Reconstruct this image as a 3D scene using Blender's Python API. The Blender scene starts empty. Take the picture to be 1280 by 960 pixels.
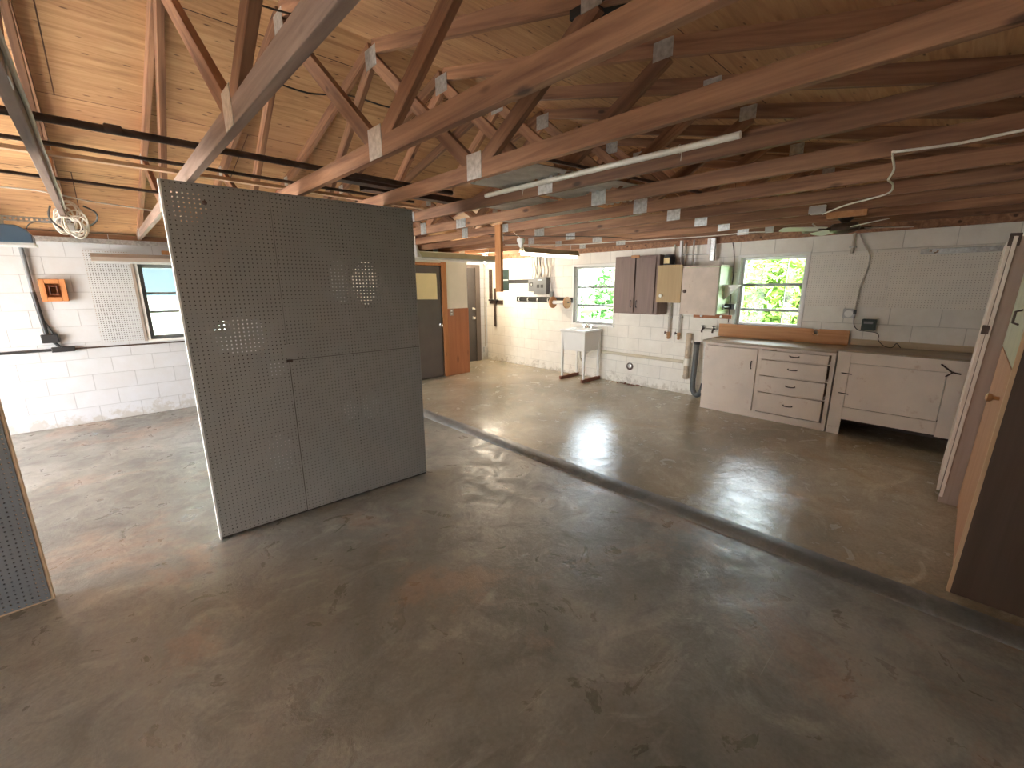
import bpy, bmesh, math, random
from mathutils import Vector, Matrix
random.seed(7)
S = bpy.context.scene
COL = S.collection
PI = math.pi

# ------------------------------------------------------------------ materials
def newmat(name):
    m = bpy.data.materials.new(name); m.use_nodes = True
    nt = m.node_tree; nt.nodes.clear()
    out = nt.nodes.new('ShaderNodeOutputMaterial'); b = nt.nodes.new('ShaderNodeBsdfPrincipled')
    nt.links.new(b.outputs[0], out.inputs[0])
    return m, nt, b
def N(nt, t, **kw):
    n = nt.nodes.new('ShaderNode' + t)
    for k, v in kw.items():
        if k in n.inputs: n.inputs[k].default_value = v
        else: setattr(n, k, v)
    return n
def c4(c): return (c[0], c[1], c[2], 1)
def coords(nt, scale=(1, 1, 1), rot=(0, 0, 0), loc=(0, 0, 0)):
    t = N(nt, 'TexCoord'); mp = N(nt, 'Mapping')
    mp.inputs['Scale'].default_value = scale; mp.inputs['Rotation'].default_value = rot; mp.inputs['Location'].default_value = loc
    nt.links.new(t.outputs['Object'], mp.inputs[0]); return mp.outputs[0]
def noise(nt, vec, scale, detail=4, rough=.55, dist=0):
    n = N(nt, 'TexNoise'); n.inputs['Scale'].default_value = scale; n.inputs['Detail'].default_value = detail
    n.inputs['Roughness'].default_value = rough; n.inputs['Distortion'].default_value = dist
    nt.links.new(vec, n.inputs['Vector']); return n.outputs['Fac']
def ramp(nt, fac, stops):
    r = N(nt, 'ValToRGB'); e = r.color_ramp.elements
    while len(e) < len(stops): e.new(.5)
    for i, (p, c) in enumerate(stops):
        e[i].position = p; e[i].color = c4(c) if len(c) == 3 else c
    nt.links.new(fac, r.inputs[0]); return r.outputs[0]
def mix(nt, fac, a, b, mode='MIX'):
    m = N(nt, 'Mix', data_type='RGBA', blend_type=mode)
    for sock, v in ((m.inputs[0], fac), (m.inputs[6], a), (m.inputs[7], b)):
        if isinstance(v, (int, float)): sock.default_value = v
        elif isinstance(v, (tuple, list)): sock.default_value = c4(v)
        else: nt.links.new(v, sock)
    return m.outputs[2]
def math_(nt, op, a, b=0.0):
    m = N(nt, 'Math', operation=op)
    for s, v in ((m.inputs[0], a), (m.inputs[1], b)):
        if isinstance(v, (int, float)): s.default_value = v
        else: nt.links.new(v, s)
    return m.outputs[0]
def bump(nt, b, h, strength, dist=.01):
    n = N(nt, 'Bump'); n.inputs['Strength'].default_value = strength; n.inputs['Distance'].default_value = dist
    nt.links.new(h, n.inputs['Height']); nt.links.new(n.outputs[0], b.inputs['Normal'])
def paint(name, col, rough=.55, metal=0., var=.12, scale=6., bmp=0., spot=None):
    m, nt, b = newmat(name); v = coords(nt)
    f = noise(nt, v, scale, 6)
    d = tuple(x * (1 - var) for x in col); l = tuple(min(1, x * (1 + var)) for x in col)
    c = ramp(nt, f, [(.3, d), (.7, l)])
    if spot:
        f2 = noise(nt, v, scale * 2.3, 8, .7)
        c = mix(nt, ramp(nt, f2, [(.6, (0, 0, 0)), (.68, (1, 1, 1))]), c, spot)
    nt.links.new(c, b.inputs['Base Color'])
    b.inputs['Roughness'].default_value = rough; b.inputs['Metallic'].default_value = metal
    if bmp: bump(nt, b, noise(nt, v, scale * 6, 4), bmp)
    return m
def wood(name, dark, light, scale=1., rough=.65, knots=.5, bmp=.15, axis=0, rand=.25):
    """grain along the object's local axis"""
    m, nt, b = newmat(name)
    sc = [22., 22., 22.]; sc[axis] = 1.3
    v = coords(nt, tuple(s * scale for s in sc))
    oi = N(nt, 'ObjectInfo')
    va = N(nt, 'VectorMath', operation='ADD'); nt.links.new(v, va.inputs[0])
    cx = N(nt, 'CombineXYZ'); off = math_(nt, 'MULTIPLY', oi.outputs['Random'], 60.)
    for i in range(3): nt.links.new(off, cx.inputs[i])
    nt.links.new(cx.outputs[0], va.inputs[1]); v = va.outputs[0]
    f = noise(nt, v, 1.0, 5, .6, .6)
    c = ramp(nt, f, [(.25, dark), (.75, light)])
    sk = [4., 4., 4.]; sk[axis] = 1.6
    vk = N(nt, 'VectorMath', operation='ADD'); mk = coords(nt, tuple(s * scale for s in sk))
    nt.links.new(mk, vk.inputs[0]); nt.links.new(cx.outputs[0], vk.inputs[1])
    vo = N(nt, 'TexVoronoi', feature='F1'); vo.inputs['Scale'].default_value = 1.6; nt.links.new(vk.outputs[0], vo.inputs['Vector'])
    kn = ramp(nt, vo.outputs['Distance'], [(.06, (knots, knots, knots)), (.13, (0, 0, 0))])
    c = mix(nt, kn, c, tuple(x * .3 for x in dark))
    val = math_(nt, 'ADD', math_(nt, 'MULTIPLY', oi.outputs['Random'], rand), 1 - rand / 2)
    hs = N(nt, 'HueSaturation'); nt.links.new(val, hs.inputs['Value']); nt.links.new(c, hs.inputs['Color'])
    nt.links.new(hs.outputs[0], b.inputs['Base Color'])
    b.inputs['Roughness'].default_value = rough
    bump(nt, b, f, bmp, .004)
    return m
def blockwall(name, axis, col=(.80, .77, .72), dirt=(.42, .36, .28)):
    """painted concrete block, axis = the horizontal axis of the wall plane"""
    m, nt, b = newmat(name)
    t = N(nt, 'TexCoord'); sp = N(nt, 'SeparateXYZ'); nt.links.new(t.outputs['Object'], sp.inputs[0])
    cb = N(nt, 'CombineXYZ'); nt.links.new(sp.outputs[axis], cb.inputs[0]); nt.links.new(sp.outputs[2], cb.inputs[1])
    br = N(nt, 'TexBrick'); nt.links.new(cb.outputs[0], br.inputs['Vector'])
    br.inputs['Scale'].default_value = 1; br.inputs['Brick Width'].default_value = .406; br.inputs['Row Height'].default_value = .203
    br.inputs['Mortar Size'].default_value = .0045; br.inputs['Mortar Smooth'].default_value = .6; br.inputs['Bias'].default_value = 0
    br.inputs['Color1'].default_value = c4(col); br.inputs['Color2'].default_value = c4(tuple(x * .95 for x in col))
    br.inputs['Mortar'].default_value = c4(tuple(x * .72 for x in col))
    f = noise(nt, t.outputs['Object'], 5, 7, .65)
    c = mix(nt, ramp(nt, f, [(.35, (.0, .0, .0)), (.75, (.22, .22, .22))]), br.outputs['Color'], dirt)
    # scuffed dirt along the foot of the wall
    low = N(nt, 'MapRange'); low.inputs['From Min'].default_value = .0; low.inputs['From Max'].default_value = .32
    low.inputs['To Min'].default_value = .30; low.inputs['To Max'].default_value = -.05; nt.links.new(sp.outputs[2], low.inputs['Value'])
    f3 = noise(nt, t.outputs['Object'], 9, 8, .7)
    dm = ramp(nt, math_(nt, 'ADD', f3, low.outputs[0]), [(.66, (0, 0, 0)), (.78, (.55, .55, .55))])
    c = mix(nt, dm, c, (.38, .33, .26))
    nt.links.new(c, b.inputs['Base Color']); b.inputs['Roughness'].default_value = .6
    h = mix(nt, .25, br.outputs['Fac'], noise(nt, t.outputs['Object'], 40, 5))
    inv = math_(nt, 'SUBTRACT', 1.0, br.outputs['Fac'])
    hh = math_(nt, 'ADD', inv, math_(nt, 'MULTIPLY', noise(nt, t.outputs['Object'], 35, 5), .35))
    bump(nt, b, hh, .5, .006)
    return m
def plywood(name):
    m, nt, b = newmat(name)
    t = N(nt, 'TexCoord')
    v = coords(nt, (1.3, 16, 16)); f = noise(nt, v, 1.2, 6, .6, 1.2)
    c = ramp(nt, f, [(.28, (.38, .195, .085)), (.5, (.57, .325, .15)), (.72, (.70, .435, .225))])
    vk = coords(nt, (5.5, 17, 17)); vo = N(nt, 'TexVoronoi', feature='F1'); vo.inputs['Scale'].default_value = 1.2; nt.links.new(vk, vo.inputs['Vector'])
    kn = ramp(nt, vo.outputs['Distance'], [(.09, (.85, .85, .85)), (.17, (0, 0, 0))])
    c = mix(nt, kn, c, (.10, .045, .02))
    br = N(nt, 'TexBrick'); sp = N(nt, 'SeparateXYZ'); nt.links.new(t.outputs['Object'], sp.inputs[0])
    cb = N(nt, 'CombineXYZ'); nt.links.new(sp.outputs[0], cb.inputs[0]); nt.links.new(sp.outputs[1], cb.inputs[1]); nt.links.new(cb.outputs[0], br.inputs['Vector'])
    br.inputs['Scale'].default_value = 1; br.inputs['Brick Width'].default_value = 2.44; br.inputs['Row Height'].default_value = 1.19; br.inputs['Mortar Size'].default_value = .004
    br.inputs['Color1'].default_value = (.86, .86, .86, 1); br.inputs['Color2'].default_value = (1.0, 1.0, 1.0, 1); br.inputs['Mortar'].default_value = (.12, .08, .06, 1)
    c = mix(nt, 1.0, c, br.outputs['Color'], 'MULTIPLY')
    st = noise(nt, coords(nt, (1, 1, 1)), .9, 5)
    c = mix(nt, ramp(nt, st, [(.45, (0, 0, 0)), (.7, (.45, .45, .45))]), c, (.40, .17, .09))
    nt.links.new(c, b.inputs['Base Color']); b.inputs['Roughness'].default_value = .7
    bump(nt, b, f, .15, .004)
    return m
def concrete(name, base, light, tan, gloss=(.22, .5), tanpos=(.53, .60), tanfac=.75, off=0.):
    """worn trowelled concrete: mottling, rusty tan patches, rubbed pale smears, dark stains, chips, scratches"""
    m, nt, b = newmat(name); v = coords(nt, loc=(off, off * .7, 0))
    f1 = noise(nt, v, .75, 9, .6, .8); f2 = noise(nt, v, 4.6, 9, .66, .8); f3 = noise(nt, v, 55, 5, .6); f4 = noise(nt, v, 9, 9, .7, .9)
    c = ramp(nt, f1, [(.36, base), (.64, light)])
    ft = noise(nt, coords(nt, loc=(3.7 + off, 1.2, 0)), .95, 10, .66, .5)
    c = mix(nt, ramp(nt, ft, [(tanpos[0], (0, 0, 0)), (tanpos[1], (tanfac,) * 3), (tanpos[1] + .12, (tanfac * .6,) * 3)]), c, tan)
    fl = noise(nt, coords(nt, (1, 1.35, 1), (0, 0, .5), (off, 5, 0)), 2.1, 10, .68, 1.6)
    c = mix(nt, ramp(nt, fl, [(.52, (0, 0, 0)), (.68, (.55, .55, .55))]), c, tuple(min(1, x * 1.35) for x in light))
    c = mix(nt, ramp(nt, f2, [(.48, (0, 0, 0)), (.70, (.42, .42, .42))]), c, tuple(x * .6 for x in base))
    c = mix(nt, ramp(nt, f4, [(.58, (0, 0, 0)), (.74, (.35, .35, .35))]), c, tuple(x * .6 for x in base))
    g = ramp(nt, f3, [(.25, (.84, .84, .84)), (.75, (1.14, 1.14, 1.14))]); c = mix(nt, 1.0, c, g, 'MULTIPLY')
    fw = noise(nt, coords(nt, (1, 1.7, 1), loc=(off, 0, 0)), 9., 3, .5)
    c = mix(nt, ramp(nt, fw, [(.77, (0, 0, 0)), (.80, (.7, .7, .7))]), c, (.66, .62, .54))
    sc = noise(nt, coords(nt, (2.2, 60, 1), (0, 0, .75)), 1.0, 3, .5)
    c = mix(nt, ramp(nt, sc, [(.70, (0, 0, 0)), (.76, (.28, .28, .28))]), c, tuple(min(1, x * 1.5) for x in light))
    nt.links.new(c, b.inputs['Base Color'])
    rr = N(nt, 'MapRange'); rr.inputs['From Min'].default_value = .35; rr.inputs['From Max'].default_value = .65
    rr.inputs['To Min'].default_value = gloss[0]; rr.inputs['To Max'].default_value = gloss[1]; nt.links.new(f2, rr.inputs['Value'])
    nt.links.new(rr.outputs[0], b.inputs['Roughness']); b.inputs['Specular IOR Level'].default_value = .9
    h = math_(nt, 'ADD', math_(nt, 'ADD', math_(nt, 'MULTIPLY', f2, .8), math_(nt, 'MULTIPLY', f4, .45)), math_(nt, 'MULTIPLY', f3, .05))
    bump(nt, b, h, .45, .012)
    return m
def emis(name, col, st):
    m, nt, b = newmat(name); b.inputs['Base Color'].default_value = c4(col)
    b.inputs['Emission Color'].default_value = c4(col); b.inputs['Emission Strength'].default_value = st
    n = noise(nt, coords(nt), 3); return m
def glass(name):
    m = bpy.data.materials.new(name); m.use_nodes = True; nt = m.node_tree; nt.nodes.clear()
    o = N(nt, 'OutputMaterial'); mx = N(nt, 'MixShader'); tr = N(nt, 'BsdfTransparent'); gl = N(nt, 'BsdfGlossy')
    tr.inputs[0].default_value = (.93, .96, .95, 1); gl.inputs['Roughness'].default_value = .03
    fr = N(nt, 'Fresnel'); fr.inputs['IOR'].default_value = 1.3
    nt.links.new(fr.outputs[0], mx.inputs[0]); nt.links.new(tr.outputs[0], mx.inputs[1]); nt.links.new(gl.outputs[0], mx.inputs[2]); nt.links.new(mx.outputs[0], o.inputs[0])
    return m
def leafmat(name, a, bcol):
    m, nt, b = newmat(name); oi = noise(nt, coords(nt), 2.3, 4)
    nt.links.new(ramp(nt, oi, [(.3, a), (.7, bcol)]), b.inputs['Base Color']); b.inputs['Roughness'].default_value = .5
    b.inputs['Transmission Weight'].default_value = 0; return m

K = {}
K['floor'] = concrete('concrete_worn', (.165, .162, .137), (.36, .35, .305), (.38, .275, .20), (.24, .55), (.55, .62), .75)
K['floor2'] = concrete('concrete_workshop', (.30, .265, .195), (.53, .47, .355), (.47, .36, .235), (.06, .30), (.56, .64), .5, 4.3)
K['curb'] = concrete('concrete_curb', (.11, .11, .105), (.22, .218, .205), (.15, .13, .11), (.28, .5), (.6, .7), .3, 9.)
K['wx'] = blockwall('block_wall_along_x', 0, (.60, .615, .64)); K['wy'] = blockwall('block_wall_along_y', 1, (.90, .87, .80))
K['trussg'] = wood('weathered_truss_pine', (.15, .095, .075), (.35, .25, .195), rand=.3, knots=.9, bmp=.3)
K['truss'] = wood('truss_pine', (.13, .053, .028), (.43, .225, .12), rand=.5, knots=.85, bmp=.3)
K['ply'] = plywood('roof_plywood')
K['orange'] = wood('varnished_pine', (.42, .15, .045), (.62, .27, .10), axis=2)
K['orangex'] = wood('varnished_board', (.42, .18, .07), (.62, .33, .15), axis=1)
K['redwood'] = wood('redwood_block', (.16, .06, .035), (.28, .11, .065), axis=0)
K['galv'] = paint('galvanised_steel', (.52, .53, .52), .38, .75, .25, 40, .1)
K['steel'] = paint('dark_steel', (.10, .07, .058), .5, .5, .3, 14)
K['grey'] = paint('grey_enamel', (.17, .18, .19), .4, .0, .08, 8)
K['peg'] = paint('grey_brown_pegboard_paint', (.30, .29, .27), .42, 0, .07, 2.5, .03)
K['holeshade'] = paint('hole_shade_backing', (.045, .03, .02), .8, 0, .2, 5)  # near-black colour stands in for the shade behind pegboard holes
K['pegd'] = paint('dark_grey_pegboard_paint', (.17, .175, .18), .5, 0, .1, 3, .03)
K['pegw'] = paint('white_pegboard_paint', (.86, .82, .74), .5, 0, .05, 3, .02)
K['pegb'] = paint('pale_pegboard_paint', (.56, .57, .58), .5, 0, .06, 3, .02)
K['cream'] = paint('cream_wall_paint', (.83, .78, .64), .6, 0, .05, 3, .02)
K['white'] = paint('white_paint', (.84, .83, .80), .45, 0, .05, 5)
K['beige'] = paint('pinkish_beige_paint', (.80, .69, .595), .5, 0, .07, 3, .03, (.68, .53, .43))
K['mint'] = paint('pale_green_paint', (.66, .76, .50), .5, 0, .05, 3)
K['tan'] = wood('tan_hardboard', (.40, .28, .14), (.50, .37, .20), axis=2, knots=.0, rand=.05)
K['pinkply'] = paint('whitewashed_plywood', (.68, .57, .48), .6, 0, .10, 5, .03, (.55, .42, .33))
K['brown'] = wood('brown_stained_plywood', (.205, .145, .125), (.275, .20, .175), axis=2, knots=.15, rand=.04)
K['ddoor'] = paint('dark_brown_door_paint', (.115, .09, .075), .42, 0, .15, 4)
K['ddoor2'] = paint('charcoal_door_paint', (.06, .05, .045), .4, 0, .15, 4)
K['paper'] = paint('yellowed_paper', (.92, .76, .42), .8, 0, .05, 3)
K['opl'] = wood('orange_plywood', (.36, .125, .05), (.50, .20, .085), axis=2, knots=.5, rand=.02, scale=.6)
K['chrome'] = paint('chrome', (.75, .75, .73), .18, 1., .05, 10)
K['brass'] = paint('aged_brass', (.55, .33, .18), .3, .9, .1, 10)
K['black'] = paint('black_plastic', (.025, .025, .027), .4, 0, .2, 9)
K['dgreen'] = paint('dark_green_board', (.025, .045, .04), .5, 0, .1, 6)
K['dblack'] = paint('near_black_hole', (.012, .011, .01), .8)
K['pvc'] = paint('white_pvc', (.82, .79, .70), .4, 0, .05, 5)
K['pvcy'] = paint('yellowed_pvc', (.66, .60, .47), .4, 0, .06, 5)
K['rust'] = paint('rusty_white_pipe', (.60, .50, .38), .6, 0, .25, 9, .05, (.20, .085, .03))
K['copper'] = paint('painted_copper_pipe', (.50, .46, .40), .45, .3, .15, 20)
K['hose'] = paint('charcoal_rubber', (.09, .095, .10), .45, 0, .2, 8)
K['worktop'] = paint('stained_worktop', (.36, .28, .19), .4, 0, .25, 5, .03, (.46, .43, .34))
K['ltan'] = wood('pale_tan_board', (.55, .43, .28), (.68, .55, .38), axis=1, knots=0, rand=.03)
K['lpine'] = wood('pale_pine_edge', (.52, .34, .19), (.66, .46, .29), axis=2, knots=.2, rand=.1)
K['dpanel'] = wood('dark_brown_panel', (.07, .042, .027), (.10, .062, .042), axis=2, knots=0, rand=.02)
K['odoor'] = wood('orange_brown_door', (.40, .20, .10), (.52, .29, .16), axis=2, knots=.1, rand=.02)
K['gdoor'] = paint('faded_green_door_paint', (.46, .45, .33), .5, 0, .12, 4, .02, (.34, .29, .2))
K['mauve'] = wood('mauve_brown_board', (.34, .24, .19), (.46, .345, .28), axis=2, knots=.2, rand=.05)
K['blue'] = paint('slate_blue_plastic', (.065, .11, .165), .35, 0, .06, 6)
K['lgrey'] = paint('light_grey_plastic', (.55, .55, .54), .4)
K['taupe'] = paint('taupe_enamel', (.36, .30, .25), .45, 0, .06, 5)
K['olive'] = paint('yellowed_enamel', (.56, .50, .33), .4, 0, .1, 5)
K['tube'] = emis('lit_fluorescent_tube', (1, .95, .86), 2.4)
K['bulb'] = emis('lit_bulb', (1, .93, .78), 30.)
K['porc'] = paint('white_porcelain', (.86, .86, .84), .25, 0, .02, 5)
K['wirew'] = paint('white_cable', (.80, .76, .68), .5, 0, .06, 10)
K['wireb'] = paint('dark_cable', (.05, .045, .04), .5)
K['corr'] = paint('weathered_corrugated_metal', (.62, .61, .56), .45, .35, .18, 5)
K['glass'] = glass('window_glass')
K['alul'] = paint('pale_aluminium', (.62, .63, .62), .4, .3, .08, 10)
K['alu'] = paint('aluminium_frame', (.24, .25, .25), .45, .35, .08, 10)
K['spool'] = wood('spool_wood', (.40, .17, .07), (.60, .34, .17), axis=0, knots=0)
K['soil'] = paint('bare_ground', (.15, .135, .11), .9, 0, .3, 2)
K['grass'] = paint('lawn', (.16, .28, .07), .9, 0, .3, 3)
K['drive'] = paint('pale_driveway', (.52, .51, .49), .8, 0, .1, 2)
K['leafa'] = leafmat('hedge_leaf', (.05, .16, .045), (.15, .32, .10)); K['leafb'] = leafmat('lime_leaf', (.085, .20, .027), (.24, .35, .075))
K['bark'] = wood('bark', (.10, .07, .05), (.22, .17, .12), axis=2)
K['fence'] = paint('white_fence_vinyl', (.86, .87, .88), .5, 0, .03, 2)
K['siding'] = paint('blue_house_siding', (.085, .125, .18), .6, 0, .06, 2)
K['shingle'] = paint('pale_roof_shingle', (.55, .50, .47), .9, 0, .15, 8)
K['shade'] = paint('lamp_white', (.82, .80, .74), .4)

# ------------------------------------------------------------------ builders
class MB:
    def __init__(s): s.v = []; s.f = []; s.smooth = False
    def add(s, vs, fs):
        o = len(s.v); s.v += [tuple(x) for x in vs]; s.f += [tuple(i + o for i in f) for f in fs]; return s
    def box(s, x0, x1, y0, y1, z0, z1):
        v = [(x, y, z) for x in (x0, x1) for y in (y0, y1) for z in (z0, z1)]
        return s.add(v, [(0, 1, 3, 2), (4, 6, 7, 5), (0, 4, 5, 1), (2, 3, 7, 6), (0, 2, 6, 4), (1, 5, 7, 3)])
    def prism(s, poly, a0, a1, axis=1):
        """polygon in the two other axes, extruded along axis"""
        n = len(poly)
        def P(p, a):
            q = list(p); q.insert(axis, a); return tuple(q)
        v = [P(p, a0) for p in poly] + [P(p, a1) for p in poly]
        return s.add(v, [tuple(range(n))[::-1], tuple(range(n, 2 * n))] + [(i, (i + 1) % n, n + (i + 1) % n, n + i) for i in range(n)])
    def ring(s, c, d, r, n):
        d = Vector(d).normalized(); u = d.orthogonal().normalized(); w = d.cross(u)
        return [Vector(c) + (u * math.cos(2 * PI * i / n) + w * math.sin(2 * PI * i / n)) * r for i in range(n)]
    def tube(s, pts, r, n=8, caps=True):
        pts = [Vector(p) for p in pts]; m = len(pts); vs = []
        u = None
        for i, p in enumerate(pts):
            d = (pts[min(i + 1, m - 1)] - pts[max(i - 1, 0)]).normalized()
            if u is None: u = d.orthogonal().normalized()
            else:
                u = u - d * u.dot(d)
                u = u.normalized() if u.length > 1e-6 else d.orthogonal().normalized()
            w = d.cross(u); rr = r[i] if isinstance(r, (list, tuple)) else r
            vs += [p + (u * math.cos(2 * PI * k / n) + w * math.sin(2 * PI * k / n)) * rr for k in range(n)]
        fs = [(i * n + k, i * n + (k + 1) % n, (i + 1) * n + (k + 1) % n, (i + 1) * n + k) for i in range(m - 1) for k in range(n)]
        if caps: fs += [tuple(range(n))[::-1], tuple(range((m - 1) * n, m * n))]
        s.smooth = True
        return s.add(vs, fs)
    def lathe(s, c, d, prof, n=16):
        """prof: list of (distance along d, radius)"""
        c = Vector(c); d = Vector(d).normalized(); u = d.orthogonal().normalized(); w = d.cross(u); vs = []
        for h, r in prof: vs += [c + d * h + (u * math.cos(2 * PI * k / n) + w * math.sin(2 * PI * k / n)) * r for k in range(n)]
        m = len(prof)
        fs = [(i * n + k, i * n + (k + 1) % n, (i + 1) * n + (k + 1) % n, (i + 1) * n + k) for i in range(m - 1) for k in range(n)]
        fs += [tuple(range(n))[::-1], tuple(range((m - 1) * n, m * n))]
        s.smooth = True
        return s.add(vs, fs)
    def build(s, name, mat, parent=None, origin=None, bev=0., sharp=True):
        o0 = Vector((0, 0, 0)); p = parent
        while p is not None: o0 += p.location; p = p.parent
        if origin is not None and parent is None: o0 = Vector(origin)
        me = bpy.data.meshes.new(name)
        me.from_pydata([tuple(Vector(v) - o0) for v in s.v], [], s.f)
        bm = bmesh.new(); bm.from_mesh(me); bmesh.ops.recalc_face_normals(bm, faces=bm.faces); bm.to_mesh(me); bm.free()
        me.materials.append(mat)
        if s.smooth:
            me.shade_smooth()
            try: me.set_sharp_from_angle(angle=math.radians(40))
            except Exception: pass
        o = bpy.data.objects.new(name, me); COL.objects.link(o)
        if parent is not None: o.parent = parent
        elif origin is not None: o.location = origin
        if bev:
            b = o.modifiers.new('bevel', 'BEVEL'); b.width = bev; b.segments = 2; b.limit_method = 'ANGLE'
        return o
def tag(o, label=None, cat=None, group=None, kind=None):
    if label: o['label'] = label
    if cat: o['category'] = cat
    if group: o['group'] = group
    if kind: o['kind'] = kind
    return o
def thing(name, label, cat, loc, group=None):
    o = bpy.data.objects.new(name, None); COL.objects.link(o); o.location = loc; o.empty_display_size = .1
    return tag(o, label, cat, group)
def struct(name, mb, m, parent=None, bev=0, origin=None):
    o = mb.build(name, m, parent, origin, bev)
    if parent is None: o['kind'] = 'structure'
    return o
def B(*a): return MB().box(*a)
def wsum(parent):
    o0 = Vector((0, 0, 0)); p = parent
    while p is not None: o0 += p.location; p = p.parent
    return o0
def bar(name, p0, p1, w, h, mat, parent=None, up=(0, 0, 1), bev=.002):
    """a timber from p0 to p1 whose local X runs along it, so the grain does too; w across, h along up"""
    p0, p1 = Vector(p0), Vector(p1); L = (p1 - p0).length; x = (p1 - p0).normalized(); up = Vector(up)
    y = up.cross(x).normalized(); z = x.cross(y)
    m = MB().box(-L / 2, L / 2, -w / 2, w / 2, -h / 2, h / 2)
    o = m.build(name, mat, None, (0, 0, 0), bev); o.location = (0, 0, 0)
    M = Matrix((x, y, z)).transposed().to_4x4(); M.translation = (p0 + p1) / 2 - wsum(parent)
    o.matrix_basis = M
    if parent is not None: o.parent = parent
    return o
def smoothpts(pts, n=6):
    pts = [Vector(p) for p in pts]; out = []
    for i in range(len(pts) - 1):
        a, b, c, d = pts[max(i - 1, 0)], pts[i], pts[i + 1], pts[min(i + 2, len(pts) - 1)]
        for k in range(n):
            t = k / n
            out.append(.5 * ((2 * b) + (c - a) * t + (2 * a - 5 * b + 4 * c - d) * t * t + (3 * b - a - 3 * c + d) * t ** 3))
    out.append(pts[-1]); return out
def pegmesh(u0, u1, z0, z1, pitch=.0254, r=.0040, t=.004, keep=None):
    """pegboard in local (u, depth 0..t, z): each cell has a real round hole; keep(u,z) False leaves the whole cell open"""
    nu = max(1, round((u1 - u0) / pitch)); nz = max(1, round((z1 - z0) / pitch)); du = (u1 - u0) / nu; dz = (z1 - z0) / nz
    V = []; F = []; idx = {}
    for i in range(nu + 1):
        for j in range(nz + 1):
            idx[i, j] = len(V); V.append((u0 + i * du, 0, z0 + j * dz)); V.append((u0 + i * du, t, z0 + j * dz))
    c8 = [(math.cos(PI / 8 + k * PI / 4), math.sin(PI / 8 + k * PI / 4)) for k in range(8)]   # starts right of +u
    for i in range(nu):
        for j in range(nz):
            cu, cz = u0 + (i + .5) * du, z0 + (j + .5) * dz
            if keep and not keep(cu, cz): continue
            a, b, c, d = idx[i, j], idx[i + 1, j], idx[i + 1, j + 1], idx[i, j + 1]
            o = len(V)
            for x, y in c8: V.append((cu + x * r, 0, cz + y * r)); V.append((cu + x * r, t, cz + y * r))
            h = [o + 2 * k for k in range(8)]
            # corners: c (++), d (-+), a (--), b (+-); holes 0,1 in ++ ... order ccw from 22.5 deg
            for s_ in (0, 1):
                q = [(b, c, h[0], h[7]), (c, h[1], h[0]), (c, d, h[2], h[1]), (d, h[3], h[2]), (d, a, h[4], h[3]), (a, h[5], h[4]), (a, b, h[6], h[5]), (b, h[7], h[6])]
                for f in q: F.append(tuple(x + s_ for x in (f if s_ == 0 else f[::-1])))
            for k in range(8):
                k2 = (k + 1) % 8; F.append((h[k], h[k2], h[k2] + 1, h[k] + 1))
    def edge(p, q): F.append((p, q, q + 1, p + 1))
    for i in range(nu): edge(idx[i, 0], idx[i + 1, 0]); edge(idx[i + 1, nz], idx[i, nz])
    for j in range(nz): edge(idx[nu, j], idx[nu, j + 1]); edge(idx[0, j + 1], idx[0, j])
    m = MB(); m.v = V; m.f = F; return m
def placed(m, fn):
    m.v = [fn(v) for v in m.v]; return m
def wallmesh(axis, t0, t1, u0, u1, z0, z1, holes):
    """wall slab with rectangular openings; axis = the horizontal axis it runs along"""
    us = sorted({u0, u1, *[h[0] for h in holes], *[h[1] for h in holes]}); zs = sorted({z0, z1, *[h[2] for h in holes], *[h[3] for h in holes]})
    m = MB()
    for i in range(len(us) - 1):
        for j in range(len(zs) - 1):
            cu, cz = (us[i] + us[i + 1]) / 2, (zs[j] + zs[j + 1]) / 2
            if any(h[0] < cu < h[1] and h[2] < cz < h[3] for h in holes): continue
            a = (us[i], us[i + 1]); b = (t0, t1); z = (zs[j], zs[j + 1])
            m.box(*(a + b + z)) if axis == 0 else m.box(*(b + a + z))
    return m

# ------------------------------------------------------------------ the setting
ST = .04                    # height of the workshop slab over the garage slab
XW, YL, YR, XG = 6.30, 7.48, -.95, -3.30
ZP = 2.25                   # top of the block walls
RY, RZ = 3.27, 3.345        # ridge line: centre of the top chords
def roofz(y): return RZ - .25 * abs(y - RY)

struct('floor', B(XG - .2, 2.9, YR - .2, YL + .2, -.15, 0), K['floor'])
struct('floor_workshop', B(2.96, XW + .2, YR - .2, YL + .2, -.15, ST), K['floor2'])
curb = MB().prism([(2.84, -.1), (2.85, .0), (2.862, .012), (2.885, .026), (2.915, .036), (2.945, .0405), (2.985, .0412), (2.985, -.1)], YR - .2, YL + .2, 1)
curb.smooth = True
struct('trim_1', curb, K['curb'])

w1 = (.43, 1.35, 1.0, 1.97)          # window in the garage side wall (x, z)
w2 = (4.17, 5.02, 1.0, 1.99)         # window over the sink (y, z)
w3 = (1.46, 2.21, 1.13, 2.01)        # window over the bench (y, z)
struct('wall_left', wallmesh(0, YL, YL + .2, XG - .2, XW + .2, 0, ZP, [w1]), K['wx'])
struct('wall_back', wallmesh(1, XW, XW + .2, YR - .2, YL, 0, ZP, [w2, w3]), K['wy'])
struct('wall_right', wallmesh(0, YR - .2, YR, XG - .2, XW, 0, ZP, [(-3.1, -2.35, 0, 2.05)]), K['wx'])  # doorway added out of view to let fill light into the near bay
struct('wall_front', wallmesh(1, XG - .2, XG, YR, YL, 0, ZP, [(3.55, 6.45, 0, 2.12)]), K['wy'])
gable = [(YR - .2, ZP), (YL + .2, ZP), (YL + .2, roofz(YL + .2) + .03), (RY, RZ + .03), (YR - .2, roofz(YR - .2) + .03)]
struct('wall_back_gable', MB().prism(gable, XW, XW + .2, 0), K['ply'])
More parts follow.
